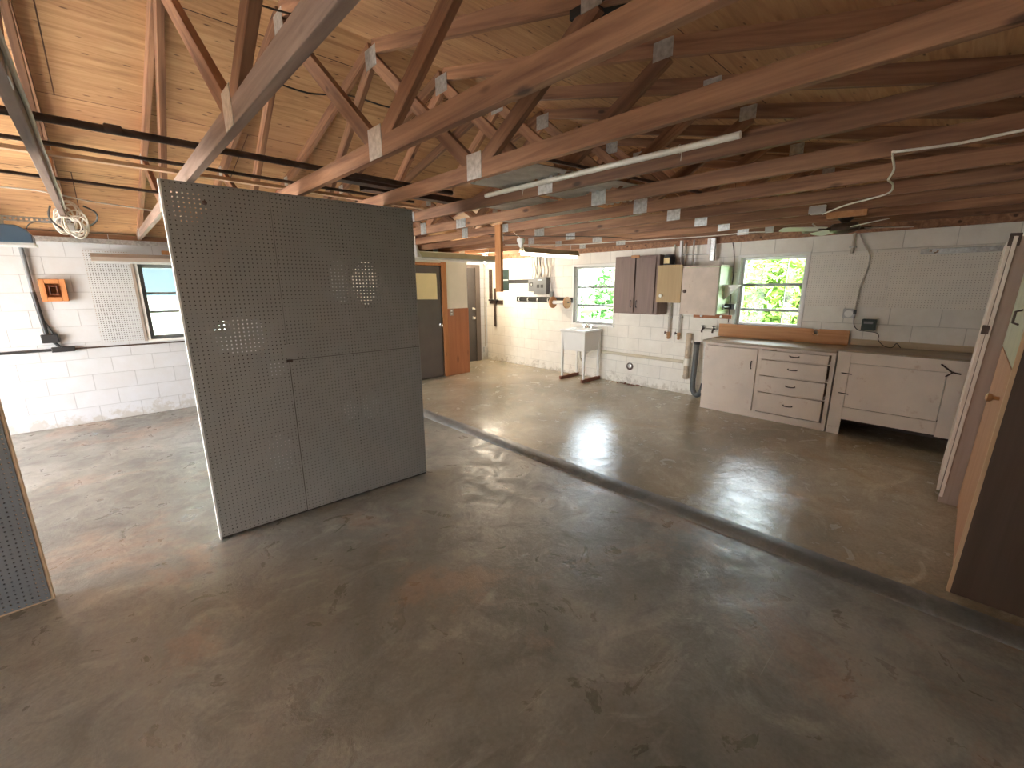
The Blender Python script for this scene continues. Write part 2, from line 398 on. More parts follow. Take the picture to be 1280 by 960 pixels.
struct('wall_front_gable', MB().prism(gable, XG - .2, XG, 0), K['ply'])
# top plates along the walls
struct('trim_2', B(XG, XW, YL - .03, YL + .06, ZP, roofz(YL) + .02), K['truss'])
struct('trim_3', B(XG, XW, YR - .06, YR + .03, ZP, roofz(YR) + .02), K['truss'])
struct('trim_4', B(XW - .04, XW + .05, YR, YL - .03, ZP - .035, ZP + .12), K['truss'])
# plywood roof deck
dz = .046
struct('ceiling', MB().prism([(RY, RZ + dz), (8.3, roofz(8.3) + dz), (8.3, roofz(8.3) + dz + .015), (RY, RZ + dz + .015)], XG - .5, XW + .5, 0), K['ply'])
struct('ceiling_near', MB().prism([(RY, RZ + dz), (-1.8, roofz(-1.8) + dz), (-1.8, roofz(-1.8) + dz + .015), (RY, RZ + dz + .015)], XG - .5, XW + .5, 0), K['ply'])

# closet built into the corner, with the brown door in its front
CY, CX0, CX1 = 6.52, 3.20, 5.02
dh = (3.70, 4.45, ST, 2.02)
struct('wall_closet', wallmesh(0, CY, CY + .1, CX0, CX1, ST, ZP, [dh]), K['cream'])
struct('wall_closet_side', B(CX1 - .1, CX1, CY + .1, YL, ST, ZP), K['cream'])
struct('wall_closet_end', B(CX0, CX0 + .1, CY + .1, YL, ST, ZP), K['cream'])
d1 = struct('door_1', B(3.705, 4.445, CY + .015, CY + .055, ST + .012, 2.012), K['ddoor'], bev=.002, origin=(4.07, CY + .03, ST))
kn = MB().lathe((4.385, CY + .015, .985), (0, -1, 0), [(0, .028), (.008, .028), (.012, .011), (.035, .011), (.042, .024), (.055, .030), (.068, .024), (.072, .008)])
kb = kn.build('door_knob', K['chrome'], d1); kb['label'] = 'chrome knob'
f = MB(); f.box(4.45, 4.55, CY - .018, CY + .1, ST, 2.08); f.box(3.60, 3.70, CY - .018, CY + .1, ST, 2.08); f.box(3.70, 4.45, CY - .018, CY + .1, 2.02, 2.065)
f.build('door_casing', K['orange'], d1, bev=.003)
struct('trim_5', B(3.3, CX1 + .012, CY - .03, CY, 2.085, 2.17), K['white'], bev=.003)
struct('wainscot_panel', B(4.552, CX1 + .006, CY - .010, CY, ST, 1.27), K['opl'], bev=.001, origin=(4.79, CY, ST))
d2 = struct('door_2', B(5.18, 5.935, YL - .05, YL - .01, ST + .01, 2.04), K['ddoor2'], bev=.002, origin=(5.56, YL - .03, ST))
for z, r in ((1.19, .024), (.995, .030)):
    k2 = MB().lathe((5.86, YL - .05, z), (0, -1, 0), [(0, .03), (.008, .03), (.012, .012), (.04, .012), (.046, r), (.06, r * 1.05), (.07, r * .7)])
    k2.build('deadbolt' if z > 1.1 else 'door_knob', K['chrome'], d2)['label'] = 'bright metal lock on the dark door'
f = MB(); f.box(5.94, 6.06, YL - .07, YL, ST, 2.11); f.box(5.05, 5.175, YL - .07, YL, ST, 2.11); f.box(5.175, 5.94, YL - .07, YL, 2.045, 2.11)
f.build('door_casing', K['ddoor'], d2, bev=.003)

# ---------------- windows
def window(name, axis, t_in, u0, u1, z0, z1, bars_z, frame_m, vbars=(), depth=.12, fw=.035, sash=.034):
    """metal awning window set back in the wall by depth; axis = horizontal axis of the wall"""
    def bx(m, a0, a1, d0, d1, z_0, z_1):
        return m.box(a0, a1, d0, d1, z_0, z_1) if axis == 0 else m.box(d0, d1, a0, a1, z_0, z_1)
    t = t_in + depth
    loc = ((u0 + u1) / 2, t, z0) if axis == 0 else (t, (u0 + u1) / 2, z0)
    root = bpy.data.objects.new(name, None); COL.objects.link(root); root.location = loc; root['kind'] = 'structure'
    m = MB()
    bx(m, u0, u0 + fw, t - .03, t + .03, z0, z1); bx(m, u1 - fw, u1, t - .03, t + .03, z0, z1)
    bx(m, u0 + fw, u1 - fw, t - .03, t + .03, z0, z0 + fw); bx(m, u0 + fw, u1 - fw, t - .03, t + .03, z1 - fw, z1)
    m.build('window_frame', frame_m, root, bev=.002)
    for z in bars_z:
        m = MB(); bx(m, u0 + fw, u1 - fw, t - .02, t + .02, z - sash / 2, z + sash / 2); m.build('mullion', K['alu'], root, bev=.001)
    for u in vbars:
        m = MB(); bx(m, u - .005, u + .005, t - .014, t + .014, z0 + fw, z1 - fw); m.build('mullion', K['alu'], root)
    zs = [z0 + fw] + sorted(bars_z) + [z1 - fw]
    for a, b in zip(zs[:-1], zs[1:]):
        m = MB(); bx(m, u0 + fw, u1 - fw, t - .002, t + .002, a + .011, b - .011); m.build('window_pane', K['glass'], root)
    # painted reveal trim, proud of the wall
    m = MB(); rw = .035
    bx(m, u0 - rw, u0, t_in - .012, t_in + .03, z0, z1 + rw); bx(m, u1, u1 + rw, t_in - .012, t_in + .03, z0, z1 + rw); bx(m, u0, u1, t_in - .012, t_in + .03, z1, z1 + rw)
    m.build('window_casing', K['white'], root, bev=.003)
    m = MB(); bx(m, u0 - rw, u1 + rw, t_in - .03, t - .03, z0 - .03, z0); m.build('window_sill', K['white'], root, bev=.004)
    return root
window('window_1', 0, YL, *w1, (1.60, 1.355), K['alu'], depth=.08, fw=.045, sash=.03)
window('window_2', 1, XW, *w2, (1.637, 1.32), K['alul'], depth=.1)
window('window_3', 1, XW, *w3, (1.66, 1.335), K['alul'], depth=.1, vbars=(1.68,))

# ------------------------------------------------------------------ roof trusses
TR = 'roof trusses'
lab = {
 -1: 'weathered roof truss nearest the garage opening, beyond the wired one',
 0: 'grey roof truss with white cable stapled along its chord and a cable tangle',
 1: 'heavy looking roof truss passing over the free end of the tall grey pegboard panel',
 2: 'roof truss crossing over the middle of the tall grey pegboard panel',
 3: 'roof truss crossing just inside the door end of the tall grey pegboard panel',
 4: 'roof truss with the long white tube tied along its bottom chord',
 5: 'purplish roof truss under the edge of the corrugated sheets',
 6: 'roof truss with the hanging orange board fixed to its bottom chord',
 7: 'second roof truss beyond the hanging orange board, over the brown door',
 8: 'third roof truss beyond the hanging orange board, before the ceiling fan',
 9: 'roof truss that carries the ceiling fan and wooden block',
 10: 'last roof truss, closest to the wall with the sink'}
for k in range(-1, 11):
    X = -.11 + .61 * k
    t = thing('roof_truss', lab[k], 'roof truss', (X, RY, 2.27), TR)
    km = K['trussg'] if k < 2 else K['truss']
    bar('bottom_chord', (X, YL + .04, 2.3145), (X, YR - .06, 2.3145), .038, .089, km, t, bev=.003)
    for sgn, ye in ((1, YL + .55), (-1, YR - .55)):
        bar('top_chord', (X, RY + sgn * .02, RZ), (X, ye, roofz(ye)), .038, .089, K['truss'], t, bev=.003)
    for p, q in (((3.30, RZ - .05), (2.16, 2.36)), ((3.24, RZ - .05), (4.52, 2.36)), ((2.04, 2.35), (1.28, roofz(1.28) - .03)), ((4.66, 2.35), (5.4, roofz(5.4) - .03))):
        bar('web', (X, p[0], p[1]), (X, q[0], q[1]), .0375, .085, K['truss'], t, bev=.003)
    sx = -1 if k > 0 else 1
    plates = [(2.11, 2.34, .13, .14), (3.27, RZ - .07, .16, .13), (4.60, 2.33, .12, .13), (7.1, 2.33, .18, .09), (1.30, roofz(1.3) - .01, .11, .09), (5.4, roofz(5.4) - .01, .11, .09)]
    if k >= 4: plates.append((3.87, 2.315, .16, .088))
    for y, z, w, h in plates:
        x0, x1 = sorted((X + sx * .0185, X + sx * .0215))
        B(x0, x1, y - w / 2, y + w / 2, z - h / 2, z + h / 2).build('gusset_plate', K['galv'], t)['label'] = 'galvanised plate'

# ------------------------------------------------------------------ pegboard partition standing on the garage floor
PX0, PX1, PH = .357, 1.93, 2.262
pr = thing('pegboard_partition', 'tall grey freestanding pegboard panel standing out on the floor', 'partition', (PX0, 3.243, 0))
pr.rotation_euler = (0, 0, math.atan2(-.053, PX1 - PX0))
W = PX1 - PX0
def loc_build(m, name, mat, bev=0):
    # vertices are local to the partition
    o = m.build(name, mat, None, (0, 0, 0), bev); o.parent = pr; return o
zz = .015; sx_ = .545; sz_ = 1.165
loc_build(placed(pegmesh(0, sx_ - .001, zz, PH), lambda v: (v[0], v[1], v[2])), 'pegboard_sheet', K['peg'])
loc_build(placed(pegmesh(sx_ + .001, W, sz_ + .002, PH), lambda v: (v[0], v[1], v[2])), 'pegboard_sheet', K['peg'])
loc_build(placed(pegmesh(sx_ + .003, W, zz, sz_ - .002), lambda v: (v[0], v[1] - .004, v[2])), 'pegboard_sheet', K['peg'])
loc_build(MB().box(sx_ - .03, sx_ + .05, -.007, -.001, sz_ + .015, sz_ + .11), 'patch', K['peg'])
loc_build(MB().box(sx_ - .018, sx_ + .02, -.012, -.004, sz_ - .012, sz_ + .006), 'hinge', K['steel'])
def el(cu, cz, ru, rz): return lambda u, z: ((u - cu) / ru) ** 2 + ((z - cz) / rz) ** 2 < 1
reg = [el(.10, 2.135, .095, .10), el(.285, 1.35, .16, .135), el(.955, 1.71, .075, .15), el(1.155, 1.70, .11, .165), el(.475, 1.10, .05, .06),
       el(.43, .49, .10, .15), el(.955, .73, .06, .085), el(1.125, .745, .08, .12)]
lim = lambda u, z: not (any(g(u, z) for g in reg) and not (.40 < u < .55 and z < .7 and u > .52))
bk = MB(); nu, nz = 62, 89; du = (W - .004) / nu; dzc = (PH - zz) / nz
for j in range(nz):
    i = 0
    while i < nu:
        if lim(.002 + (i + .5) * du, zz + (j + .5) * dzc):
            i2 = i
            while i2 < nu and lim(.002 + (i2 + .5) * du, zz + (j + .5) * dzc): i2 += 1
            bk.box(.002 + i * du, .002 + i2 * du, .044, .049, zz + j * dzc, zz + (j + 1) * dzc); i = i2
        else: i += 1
loc_build(bk, 'back_sheet', K['holeshade'])  # coloured dark so the holes in front read as shaded
loc_build(MB().box(-.013, -.001, -.001, .05, 0, PH), 'edge_strip', K['white'], .002)['label'] = 'white painted edge strip'
fr = MB(); fr.box(0, .038, .008, .043, 0, PH); loc_build(fr, 'stud', K['holeshade'], .002)  # studs and rails darkened too, so holes over them look shaded
fr = MB(); fr.box(W - .038, W, .008, .043, 0, PH); loc_build(fr, 'stud', K['holeshade'], .002)
fr = MB(); fr.box(.038, W - .038, .008, .043, 0, .038); loc_build(fr, 'rail', K['holeshade'], .002)
fr = MB(); fr.box(.038, W - .038, .008, .043, PH - .038, PH); loc_build(fr, 'rail', K['holeshade'], .002)
for u in (.535, 1.02):
    fr = MB(); fr.box(u - .019, u + .019, .008, .043, .038, PH - .038); loc_build(fr, 'stud', K['holeshade'], .002)
loc_build(MB().lathe((.19, .0, 2.155), (0, -1, 0), [(0, .012), (.006, .014), (.012, .006)], 8), 'hook_stub', K['steel'])

qx = -.445
pq = thing('pegboard_partition', 'dark grey pegboard panel whose pale edge stands by the garage opening', 'partition', (qx, 3.21, 0))
placed(pegmesh(-1.70, 0, .012, PH), lambda v: (qx + v[0], 3.21 + v[1], v[2])).build('pegboard_sheet', K['pegd'], pq)
B(qx - .04, qx + .012, 3.216, 3.256, 0, PH).build('stud', K['lpine'], pq, bev=.002)['label'] = 'bare wooden edge stud'
B(qx - 1.7, qx - .04, 3.216, 3.256, 0, .04).build('rail', K['lpine'], pq, bev=.002)
B(qx - 1.7, qx - .04, 3.216, 3.256, PH - .04, PH).build('rail', K['lpine'], pq, bev=.002)
B(qx - 1.7, qx - .001, 3.257, 3.262, .012, PH).build('back_sheet', K['holeshade'], pq)

# ------------------------------------------------------------------ things in the roof space
def pipe(name, label, cat, pts, r, mat, group=None, n=10):
    m = MB().tube(pts, r, n); o = m.build(name, mat, None, tuple(pts[0])); return tag(o, label, cat, group)
rod = thing('steel_pipe', 'thick dark pipe with a coupling, lying over the trusses above the grey partition', 'pipe', (-1.2, 2.84, 2.382))
MB().tube([(-1.2, 2.82, 2.378), (2.15, 2.955, 2.378)], .018, 10).build('pipe', K['steel'], rod)
MB().lathe((.14, 2.874, 2.382), (1, .04, 0), [(0, .018), (.005, .022), (.06, .022), (.065, .018)], 12).build('coupling', K['steel'], rod)
pipe('steel_rod', 'thin dark rod lying over the trusses beyond the thick pipe', 'pipe', [(-1.2, 3.22, 2.371), (2.1, 3.44, 2.371)], .011, K['steel'])
pipe('conduit_run', 'slim dark conduit over the trusses, farthest from the grey partition', 'conduit', [(-1.2, 4.08, 2.372), (.6, 4.41, 2.372)], .011, K['steel'])
tag(bar('wooden_batten', (-.3, 3.52, 2.372), (2.6, 3.66, 2.372), .045, .022, K['lpine']), 'pale wooden batten laid across the trusses above the grey partition', 'batten')
for i, (x0, x1, y0, y1, lb) in enumerate(((1.25, 2.0, 3.02, 3.11, 'long dark metal channel lying over the trusses past the heavy pipe'), (1.55, 2.62, 3.2, 3.29, 'shorter dark metal channel lying over the trusses by the corrugated sheets'))):
    z0 = 2.362
    m = MB(); m.box(x0, x1, y0, y1, z0, z0 + .004); m.box(x0, x1, y0, y0 + .004, z0 + .004, z0 + .045); m.box(x0, x1, y1 - .004, y1, z0 + .004, z0 + .045)
    tag(m.build('metal_channel', K['steel'], None, (x0, y0, z0)), lb, 'channel')
def corrugated(x0, x1, y0, y1, z, rz, label):
    m = MB(); n = int((y1 - y0) / .0085); t = .0015; rows = []
    for i in range(n + 1):
        y = y0 + (y1 - y0) * i / n; h = .009 * math.sin(2 * PI * (y - y0) / .068)
        rows.append((y, h))
    vs = []; fs = []
    for y, h in rows: vs += [(x0, y, z + h), (x1, y, z + h), (x0, y, z + h + t), (x1, y, z + h + t)]
    for i in range(n):
        a = 4 * i; b = a + 4
        fs += [(a, a + 1, b + 1, b), (a + 2, b + 2, b + 3, a + 3), (a, b, b + 2, a + 2), (a + 1, a + 3, b + 3, b + 1)]
    fs += [(0, 2, 3, 1), (4 * n, 4 * n + 1, 4 * n + 3, 4 * n + 2)]
    m.add(vs, fs); m.smooth = True
    cx, cy = (x0 + x1) / 2, (y0 + y1) / 2
    o = m.build('corrugated_sheet', K['corr'], None, (cx, cy, z)); o.rotation_euler = (0, 0, rz)
    return tag(o, label, 'sheet', 'corrugated sheets stored over the trusses')
corrugated(2.0, 3.45, 1.85, 2.5, 2.374, -.12, 'corrugated metal sheet over the trusses, nearest the white tube')
corrugated(2.7, 4.6, 2.55, 3.15, 2.374, -.06, 'corrugated metal sheet over the trusses, in the middle of the three')
corrugated(3.3, 5.2, 3.2, 3.8, 2.374, .03, 'corrugated metal sheet over the trusses, nearest the sink window')
pipe('angle_iron', 'dark iron strip lying along the edge of the corrugated sheets', 'metal strip', [(2.0, 1.83, 2.375), (3.6, 1.62, 2.375)], .012, K['steel'], n=4)
tb = thing('white_tube', 'long white tube tied with wire beside a truss chord', 'tube', (2.29, 2.69, 2.32))
MB().tube([(2.275, 2.69, 2.337), (2.275, .86, 2.337)], .0165, 12).build('tube', K['pvc'], tb)
for y in (1.15, 2.3):
    MB().tube([(2.275 + .021 * math.cos(a), y, 2.337 + .021 * math.sin(a)) for a in [2 * PI * i / 12 for i in range(13)]] + [(2.27, y - .01, 2.28)], .002, 5).build('wire_tie', K['wirew'], tb)
tag(B(1.70, 2.05, 1.10, 1.42, 2.80, 2.84).build('roof_vent_box', K['dblack'], None, (1.87, 1.26, 2.84), bev=.004), 'black box shaped vent fixed up under the dark roof slope', 'vent')
# orange board hanging off a truss
tag(bar('hanging_board', (3.512, 3.93, 1.597), (3.512, 3.93, 2.36), .036, .10, wood('orange_pine_board', (.44, .17, .05), (.66, .31, .12)), up=(0, 1, 0)), 'orange pine board hanging down from a truss before the corner', 'board')
bpy.data.objects['hanging_board'].rotation_mode = 'XYZ'

# ------------------------------------------------------------------ shop lights
def shop_light(label, x0, x1, y, z, mat, lit, chain=True, w=.13):
    t = thing('shop_light', label, 'light fixture', ((x0 + x1) / 2, y, z))
    m = MB().prism([(y - w / 2, z), (y - w / 2 + .006, z), (y - .03, z + .055), (y + .03, z + .055), (y + w / 2 - .006, z), (y + w / 2, z), (y + .035, z + .075), (y - .035, z + .075)], x0, x1, 0)
    m.build('reflector', mat, t, bev=.001)
    B(x0 + .02, x1 - .02, y - .028, y + .028, z + .020, z + .054).build('ballast_cover', mat, t, bev=.002)
    for s in ((-1, 1)):
        MB().tube([(x0 + .03, y + s * .03, z - .016), (x1 - .03, y + s * .03, z - .016)], .019, 10).build('fluorescent_tube', K['tube'] if lit else K['lgrey'], t)
    if chain:
        for x in (x0 + .15, x1 - .15): MB().tube([(x, y, z + .075), (x, y, 2.30)], .003, 5).build('hanging_chain', K['galv'], t)
    return t
shop_light('long yellowed shop light hanging before the brown door', 2.95, 5.28, 6.02, 2.115, K['olive'], False)
shop_light('lit shop light hanging before the electrical panels', 4.44, 5.68, 4.49, 2.125, K['olive'], True)
t = thing('shop_light', 'taupe shop light hanging across the top of the garage window', 'light fixture', (.6, 7.25, 1.97))
m = MB().prism([(7.18, 1.985), (7.18, 2.03), (7.22, 2.075), (7.30, 2.075), (7.34, 2.03), (7.34, 1.985)], .01, 1.23, 0); m.build('reflector', K['taupe'], t, bev=.003)
for y in (7.225, 7.295): MB().tube([(.04, y, 1.978), (1.2, y, 1.978)], .0125, 10).build('fluorescent_tube', K['lgrey'], t)
for x in (.2, 1.05): MB().tube([(x, 7.26, 2.075), (x, 7.26, 2.30)], .003, 5).build('hanging_chain', K['galv'], t)
t = thing('lamp_holder', 'bare lit bulb in a holder glaring in the corner by the dark door', 'lamp', (5.55, 6.62, 2.27))
MB().lathe((5.55, 6.62, 2.27), (0, 0, -1), [(0, .055), (.02, .055), (.04, .03), (.07, .024)]).build('socket', K['porc'], t)
MB().lathe((5.55, 6.62, 2.20), (0, 0, -1), [(0, .014), (.02, .018), (.05, .03), (.075, .033), (.095, .026), (.107, .008)]).build('bulb', K['bulb'], t)
t = thing('lamp_holder', 'white porcelain lamp holder with pull chain at the end of the lit shop light', 'lamp', (4.14, 4.22, 2.2))
MB().lathe((4.14, 4.20, 2.27), (0, 0, -1), [(0, .05), (.02, .055), (.045, .05), (.07, .032), (.10, .028), (.115, .012)]).build('socket', K['porc'], t)
MB().tube([(4.14, 4.20, 2.27), (4.12, 4.28, 2.33), (4.10, 4.30, 2.36)], .004, 6).build('lead', K['wirew'], t)
t = thing('lamp_holder', 'white bell shaped lamp holder beside the top of the grey partition', 'lamp', (2.94, 4.84, 2.1))
MB().lathe((2.94, 4.84, 2.165), (0, 0, -1), [(0, .03), (.03, .035), (.08, .05), (.13, .075), (.15, .08), (.152, .07)]).build('bell', K['porc'], t)
MB().tube([(2.94, 4.84, 2.16), (2.94, 4.84, 2.27)], .006, 6).build('stem', K['wirew'], t)

# ------------------------------------------------------------------ cables
def cable(label, pts, mat, r=.005, name='cable'):
    p = smoothpts(pts, 5); return tag(MB().tube(p, r, 6).build(name, mat, None, tuple(p[0])), label, 'cable')
Zc = 2.262
cable('white cable looping under the dark trusses towards the ceiling fan', [(2.80, -.3, Zc), (2.82, -.03, Zc), (2.86, .16, Zc), (2.82, .345, Zc), (2.9, .38, 2.275), (3.22, .405, Zc), (3.48, .455, Zc), (3.55, .46, 2.262), (3.73, .46, Zc), (4.05, .53, Zc), (4.33, .785, Zc), (4.60, .95, Zc), (4.74, 1.03, Zc)], K['wirew'], .006)
cable('long white cable strung under the trusses above the wall cabinets', [(5.72, 1.73, Zc - .01), (5.70, 1.95, Zc), (5.72, 2.35, Zc), (5.60, 2.95, Zc), (5.4, 3.5, Zc - .005), (5.3, 4.15, Zc), (4.9, 4.6, Zc), (4.5, 4.9, Zc)], K['wirew'], .006)
cable('thin dark cable drooping under the trusses near the hanging board', [(3.5, 4.1, Zc), (4.0, 3.6, 2.235), (4.6, 3.3, 2.25), (5.2, 3.2, Zc)], K['wireb'], .004)
cable('white cable running from the tangle across to the grey partition', [(-1.6, 4.95, 2.36), (-.39, 5.0, 2.39), (-.15, 5.02, 2.385), (.07, 5.19, 2.375), (.45, 5.4, 2.375), (.7, 5.58, 2.37), (1.1, 5.8, 2.37)], K['wirew'], .006)
cable('wavy white cable stapled along the chord of the grey truss', [(-.085, 1.6, 2.352), (-.083, 2.2, 2.335), (-.083, 2.7, 2.35), (-.082, 3.2, 2.32), (-.082, 3.6, 2.345), (-.082, 4.1, 2.30), (-.082, 4.5, 2.34), (-.082, 4.9, 2.29), (-.082, 5.3, 2.31)], K['wirew'], .008)
pts = []
for i in range(90):
    a = i * .55; rr = .075 + .04 * math.sin(i * .9)
    pts.append((-.07 + rr * .95 * math.cos(a), 5.50 + .05 * math.cos(i * .37), 2.235 + rr * 1.25 * math.sin(a) + .03 * math.sin(i * .21)))
cb_ = thing('cable_tangle', 'tangled bundle of pale and dark cables below the grey truss', 'cable', (-.05, 5.52, 2.2))
MB().tube(smoothpts(pts, 3), .007, 5).build('pale_cable', K['wirew'], cb_)
MB().tube(smoothpts([(-.17, 5.35, 2.33), (-.19, 5.4, 2.24), (-.12, 5.5, 2.16), (-.02, 5.5, 2.17), (.09, 5.45, 2.24), (.10, 5.4, 2.31), (.03, 5.35, 2.35)], 6), .007, 6).build('dark_cable', K['wireb'], cb_)
B(-.10, -.05, 5.48, 5.55, 2.15, 2.21).build('junction_box', K['lgrey'], cb_, bev=.006)

cable('thin dark wire sagging between the truss peaks', [(1.12, 3.75, 3.13), (1.4, 3.72, 3.10), (1.72, 3.7, 3.16), (2.0, 3.6, 3.12), (2.33, 3.6, 3.17), (2.9, 3.5, 3.18)], K['wireb'], .006)
cable('dark wire along the roof slope over the wired grey truss', [(.25, 2.7, 3.0), (.5, 2.75, 3.14), (.8, 2.8, 3.10), (1.1, 2.85, 3.15)], K['wireb'], .005)
# ------------------------------------------------------------------ garage door opener
op = thing('garage_door_opener', 'slate blue garage door opener hanging from perforated angle irons', 'opener', (-.62, 5.85, 2.05))
m = MB().prism([(-.95, 2.055), (-.95, 2.18), (-.93, 2.20), (-.42, 2.20), (-.36, 2.165), (-.335, 2.12), (-.335, 2.055)], 5.72, 6.0, 1); m.build('housing', K['blue'], op, bev=.008)
B(-.94, -.325, 5.73, 5.99, 2.03, 2.056).build('light_lens', K['lgrey'], op, bev=.006)
B(-.9, -.52, 5.712, 5.721, 2.105, 2.118).build('stripe', K['lgrey'], op)
m = MB()
def slotted(mb, p0, p1, yz, w, n):
    # slotted angle: flange with a row of real slots, plus a plain flange
    L = p1 - p0; s = L / n
    mb.box(p0, p1, yz[0], yz[0] + .003, yz[1] + w * .68, yz[1] + w); mb.box(p0, p1, yz[0], yz[0] + .003, yz[1], yz[1] + w * .32)
    for i in range(n + 1): mb.box(max(p0, p0 + i * s - s * .25), min(p1, p0 + i * s + s * .25), yz[0], yz[0] + .003, yz[1] + w * .32, yz[1] + w * .68)
    mb.box(p0, p1, yz[0] + .003, yz[0] + w, yz[1] + w - .003, yz[1] + w)
slotted(m, -1.3, -.05, (5.78, 2.235), .042, 40); m.build('angle_iron', K['galv'], op)
for x in (-.85, -.5): B(x - .015, x + .015, 5.785, 5.81, 2.19, 2.25).build('hanger', K['galv'], op)
cable('thin dark lead from the opener to the cable tangle', [(-.36, 5.74, 2.17), (-.33, 5.72, 2.215), (-.25, 5.68, 2.24), (-.12, 5.58, 2.23)], K['wireb'], .004)

# ------------------------------------------------------------------ left wall things
t = thing('wall_conduit', 'grey drop pipe and black conduit with junction boxes under the opener', 'conduit', (-.5, YL, 1.0))
MB().tube([(-.545, YL - .035, 2.25), (-.535, YL - .035, 1.62)], .02, 10).build('upper_pipe', K['grey'], t)
MB().tube([(-.535, YL - .035, 1.63), (-.505, YL - .035, 1.05)], .022, 10).build('lower_pipe', K['black'], t)
MB().tube([(-.505, YL - .03, 1.30), (-.43, YL - .03, 1.05)], .010, 8).build('flex_lead', K['black'], t)
B(-.56, -.42, YL - .08, YL - .001, 1.04, 1.14).build('junction_box', K['black'], t, bev=.006)
B(-.50, -.30, YL - .07, YL - .001, .925, .985).build('junction_box', K['black'], t, bev=.006)
MB().tube([(-.47, YL - .035, 1.05), (-.42, YL - .035, .98)], .016, 8).build('nipple', K['black'], t)
MB().tube([(XG + .2, YL - .025, .955), (-.48, YL - .025, .953)], .016, 8).build('conduit', K['black'], t)
MB().tube([(-.31, YL - .022, .95), (1.6, YL - .022, .935)], .0095, 8).build('conduit', K['steel'], t)
wb = thing('wooden_box', 'small orange wooden box frame hung on the white block wall', 'wall box', (-.36, YL, 1.51))
m = MB(); x0, x1, z0, z1 = -.475, -.255, 1.52, 1.775
m.box(x0, x0 + .05, YL - .09, YL, z0, z1); m.box(x1 - .05, x1, YL - .09, YL, z0, z1); m.box(x0 + .05, x1 - .05, YL - .09, YL, z0, z0 + .05); m.box(x0 + .05, x1 - .05, YL - .09, YL, z1 - .05, z1)
m.build('outer_frame', K['orange'], wb, bev=.004)
m = MB(); m.box(-.425, -.305, YL - .012, YL, 1.57, 1.725); m.build('back_board', K['orange'], wb)
m = MB(); m.box(-.40, -.39, YL - .11, YL - .012, 1.60, 1.70); m.box(-.34, -.33, YL - .11, YL - .012, 1.60, 1.70); m.box(-.39, -.34, YL - .11, YL - .012, 1.60, 1.61); m.box(-.39, -.34, YL - .11, YL - .012, 1.69, 1.70)
m.build('inner_frame', K['redwood'], wb)
pw = thing('wall_pegboard', 'narrow pale pegboard fixed on the block wall beside the garage window', 'pegboard', (.16, YL, .99))
placed(pegmesh(-.06, .36, .995, 2.12, r=.0055), lambda v: (v[0], YL - .022 + v[1], v[2])).build('pegboard_sheet', K['pegb'], pw)
B(-.03, .33, YL - .010, YL - .001, 1.02, 2.09).build('back_board', K['holeshade'], pw)  # dark board added behind the sheet, paints shade into its holes
for u0, u1, z0, z1 in ((-.06, -.03, .995, 2.12), (.33, .36, .995, 2.12), (-.03, .33, .995, 1.02), (-.03, .33, 2.09, 2.12)):
    B(u0, u1, YL - .016, YL - .001, z0, z1).build('furring_strip', K['taupe'], pw)
B(.362, .392, YL - .026, YL - .001, .985, 2.02).build('edge_strip', K['taupe'], pw, bev=.002)['label'] = 'taupe wooden edge strip'
t = thing('door_track', 'galvanised garage door track running along the top of the block wall', 'track', (-.9, YL - .1, 2.2))
m = MB(); m.box(-2.8, .95, YL - .11, YL - .105, 2.195, 2.25); m.box(-2.8, .95, YL - .105, YL - .075, 2.195, 2.199); m.box(-2.8, .95, YL - .105, YL - .075, 2.246, 2.25)
m.build('rail', K['galv'], t); B(.78, .88, YL - .105, YL - .04, 2.15, 2.22).build('bracket', K['galv'], t, bev=.003)
tag(bar('wooden_cleat', (.70, YL - .03, 2.12), (1.25, YL - .03, 2.12), .055, .05, K['orangex']), 'short orange wooden cleat under the end of the door track', 'cleat')

# ------------------------------------------------------------------ things about the closet
nt_ = MB(); nx, nzn = 10, 10
for i in range(nx + 1):
    for j in range(nzn + 1):
        u, v = i / nx, j / nzn
        nt_.v.append((3.86 + .495 * u + .006 * math.sin(v * 3), CY + .0135 - .010 * (1 - v) * abs(u - .5) * 2 - .004 * math.sin(u * 5 + v * 4) ** 2, 1.455 + .435 * v - .012 * u * (1 - v)))
for i in range(nx):
    for j in range(nzn): a = i * (nzn + 1) + j; nt_.f.append((a, a + nzn + 1, a + nzn + 2, a + 1))
po = nt_.build('paper_sheet', K['paper'], None, (4.1, CY, 1.45)); sm = po.modifiers.new('thick', 'SOLIDIFY'); sm.thickness = .0015
tag(po, 'large yellowed sheet of paper pinned on the brown door', 'paper')
def outlet(name, label, c, ax, w=.075, h=.12, mat=None):
    """duplex outlet; ax: 0 = faces -x, 1 = faces -y"""
    t = thing(name, label, 'outlet', c); x, y, z = c
    def bx(u0, u1, d0, d1, z0, z1): return MB().box(x + u0, x + u1, y - d1, y - d0, z + z0, z + z1) if ax == 1 else MB().box(x - d1, x - d0, y + u0, y + u1, z + z0, z + z1)
    bx(-w / 2, w / 2, 0, .006, -h / 2, h / 2).build('cover_plate', mat or K['taupe'], t, bev=.002)
    for s in (-1, 1): bx(-.017, .017, .006, .009, s * .027 - .014, s * .027 + .014).build('socket', K['white'], t, bev=.003)
    return t
outlet('wall_outlet', 'duplex outlet on the orange plywood beside the brown door', (4.635, CY - .011, 1.205), 1, .085, .125)
t = thing('corner_conduit', 'thin grey conduit dropping to a small box in the far corner', 'conduit', (6.22, YL - .05, .2))
MB().tube([(6.215, YL - .03, 2.24), (6.215, YL - .03, .33)], .012, 8).build('pipe', K['copper'], t)
B(6.17, 6.26, YL - .06, YL - .001, .20, .33).build('outlet_box', K['lgrey'], t, bev=.004)

